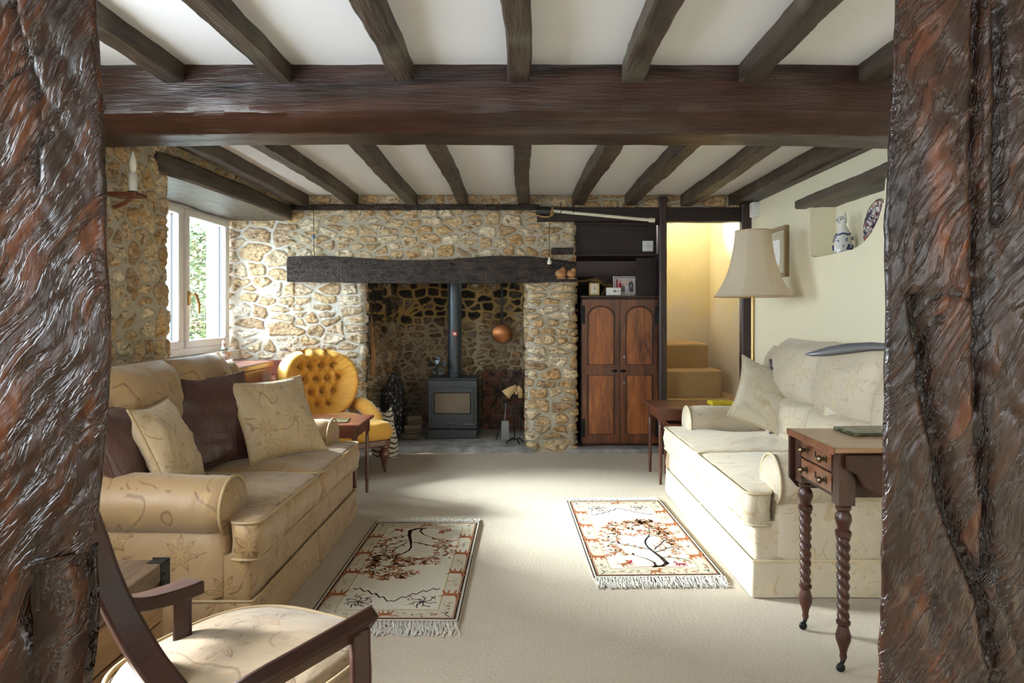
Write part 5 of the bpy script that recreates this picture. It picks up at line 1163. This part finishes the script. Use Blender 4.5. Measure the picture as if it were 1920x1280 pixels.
# switches
t = thing('light_switch', 'white square switch plate on the dark boards above the cupboard', 'switch', (1.075, 5.746, 1.66))
MB().box(-.045, .045, -.008, 0, 0, .09).build('plate', WHITEP, t, bevel=.004); MB().box(-.012, .012, -.012, -.008, .03, .06).build('rocker', IVORY, t, bevel=.002)
MB().ball((-.033, -.008, .045), .003).ball((.033, -.008, .045), .003).build('screw', IRON, t)
t = thing('wall_sensor', 'small white sensor box high beside the right stair post', 'sensor', (1.86, 5.40, 1.90))
MB().box(-.035, .02, -.05, .03, 0, .115).build('case', WHITEP, t, bevel=.006); MB().box(-.038, -.034, -.03, .01, .03, .09).build('lens', IVORY, t, bevel=.003)
# picture
t = thing('framed_picture', 'gilt framed picture on the cream wall behind the lamp shade', 'picture', (1.862, 4.98, 1.58), 0)
m = MB(); a0, b0, T = .215, .18, .028; m.box(-.014, .018, -a0, a0, -b0, -b0+T).box(-.014, .018, -a0, a0, b0-T, b0).box(-.014, .018, -a0, -a0+T, -b0+T, b0-T).box(-.014, .018, a0-T, a0, -b0+T, b0-T).build('frame', wood('gilt_wood', (.20, .13, .06), (.42, .28, .13), 'Z', 20, .4), t, bevel=.004)
MB().box(0, .01, -a0+T, a0-T, -b0+T, b0-T).build('mount', plain('mount_card', (.66, .58, .40), .6), t); MB().box(-.003, .0, -.10, .10, -.09, .09).build('print', plain('print_paper', (.60, .62, .58), .3, var=.3), t)
# cat in niche
t = thing('cat_figurine', 'white and blue painted pottery cat sitting in the wall niche', 'figurine', (1.955, 4.13, 1.4985), -1.0); t.scale = (.86, .86, 1.0)
def catf(u, v):
    a_ = 2*PI*u; P = [(0, .056, .062, 0), (.02, .062, .068, 0), (.07, .060, .066, .0), (.115, .050, .054, .004), (.145, .040, .042, .0), (.165, .030, .034, -.006), (.182, .024, .028, -.012), (.20, .018, .018, -.014), (.21, .002, .002, -.012)]
    s_ = v*(len(P)-1); i = min(int(s_), len(P)-2); f = s_-i; f = f*f*(3-2*f)*.5+f*.5; q = [P[i][j]*(1-f)+P[i+1][j]*f for j in range(4)]
    return (q[1]*math.cos(a_)*.9, q[3]+q[2]*math.sin(a_), q[0])
m = MB(); m.grid(catf, 30, 40, closed_u=True)
for sg in (-1, 1): m.add([(sg*.034, -.028, .212), (sg*.008, -.030, .224), (sg*.027, -.016, .256), (sg*.032, -.002, .212)], [(0, 1, 2), (0, 2, 3), (1, 3, 2)])
for sg in (-1, 1): m.ball((sg*.02, -.055, .012), .014, .022, .012)
m.ball((0, -.020, .200), .037, .034, .030, 18, 12).ball((0, -.050, .192), .013, .012, .009)
bo = m.build('body', CERAM, t, smooth=40)
MB().ball((-.014, -.051, .207), .007, .004, .004).ball((.014, -.051, .207), .007, .004, .004).ball((0, -.062, .195), .004).build('eyes', BLUEC, bo, smooth=True)
m = MB()
m.tube([(.05, .03, .05), (.062, .0, .03), (.052, -.03, .03), (.060, -.02, .055)], .009, 8).tube([(-.05, .03, .05), (-.062, .0, .03), (-.052, -.03, .03), (-.060, -.02, .055)], .009, 8)
m.tube([(.046*math.cos(q/24*2*PI), .050*math.sin(q/24*2*PI), .120+.004*math.sin(q)) for q in range(24)], .006, 6, closed=True).tube([(.032*math.cos(q/24*2*PI)*.92, .034*math.sin(q/24*2*PI)-.004, .146) for q in range(24)], .003, 6, closed=True)
for sx, y, z in ((0, -.064, .075), (.048, -.038, .085), (-.048, -.038, .085), (.03, -.055, .045), (-.03, -.055, .105), (.05, .03, .095), (-.05, .03, .095)):
    for k in range(5): m.ball((sx+.008*math.cos(k*1.26)*.8, y+(.003 if k else 0), z+.008*math.sin(k*1.26)), .0042, .0042, .0042, 6, 4)
m.build('painted_marks', BLUEC, bo, smooth=True)
# plate in niche
t = thing('painted_plate', 'round plate with dark floral pattern leaning in the wall niche', 'plate', (2.018, 3.85, 1.50)); t.rotation_euler = (0, math.radians(-84), 0)
pp = MB().lathe([(.07, 0), (.072, .004), (.10, .012), (.142, .022), (.144, .025), (.140, .026), (.10, .016), (.070, .009), (.001, .008)], 56, (.144, 0, 0)).build('plate_body', PLATE, t, smooth='all')
MB().tube([(.144+.142*math.cos(q/60*2*PI), .142*math.sin(q/60*2*PI), .0245) for q in range(60)], .0022, 6, closed=True).tube([(.144+.072*math.cos(q/40*2*PI), .072*math.sin(q/40*2*PI), .0105) for q in range(40)], .0012, 6, closed=True).build('rim_line', plain('rim_brown', (.25, .08, .04), .3), pp)
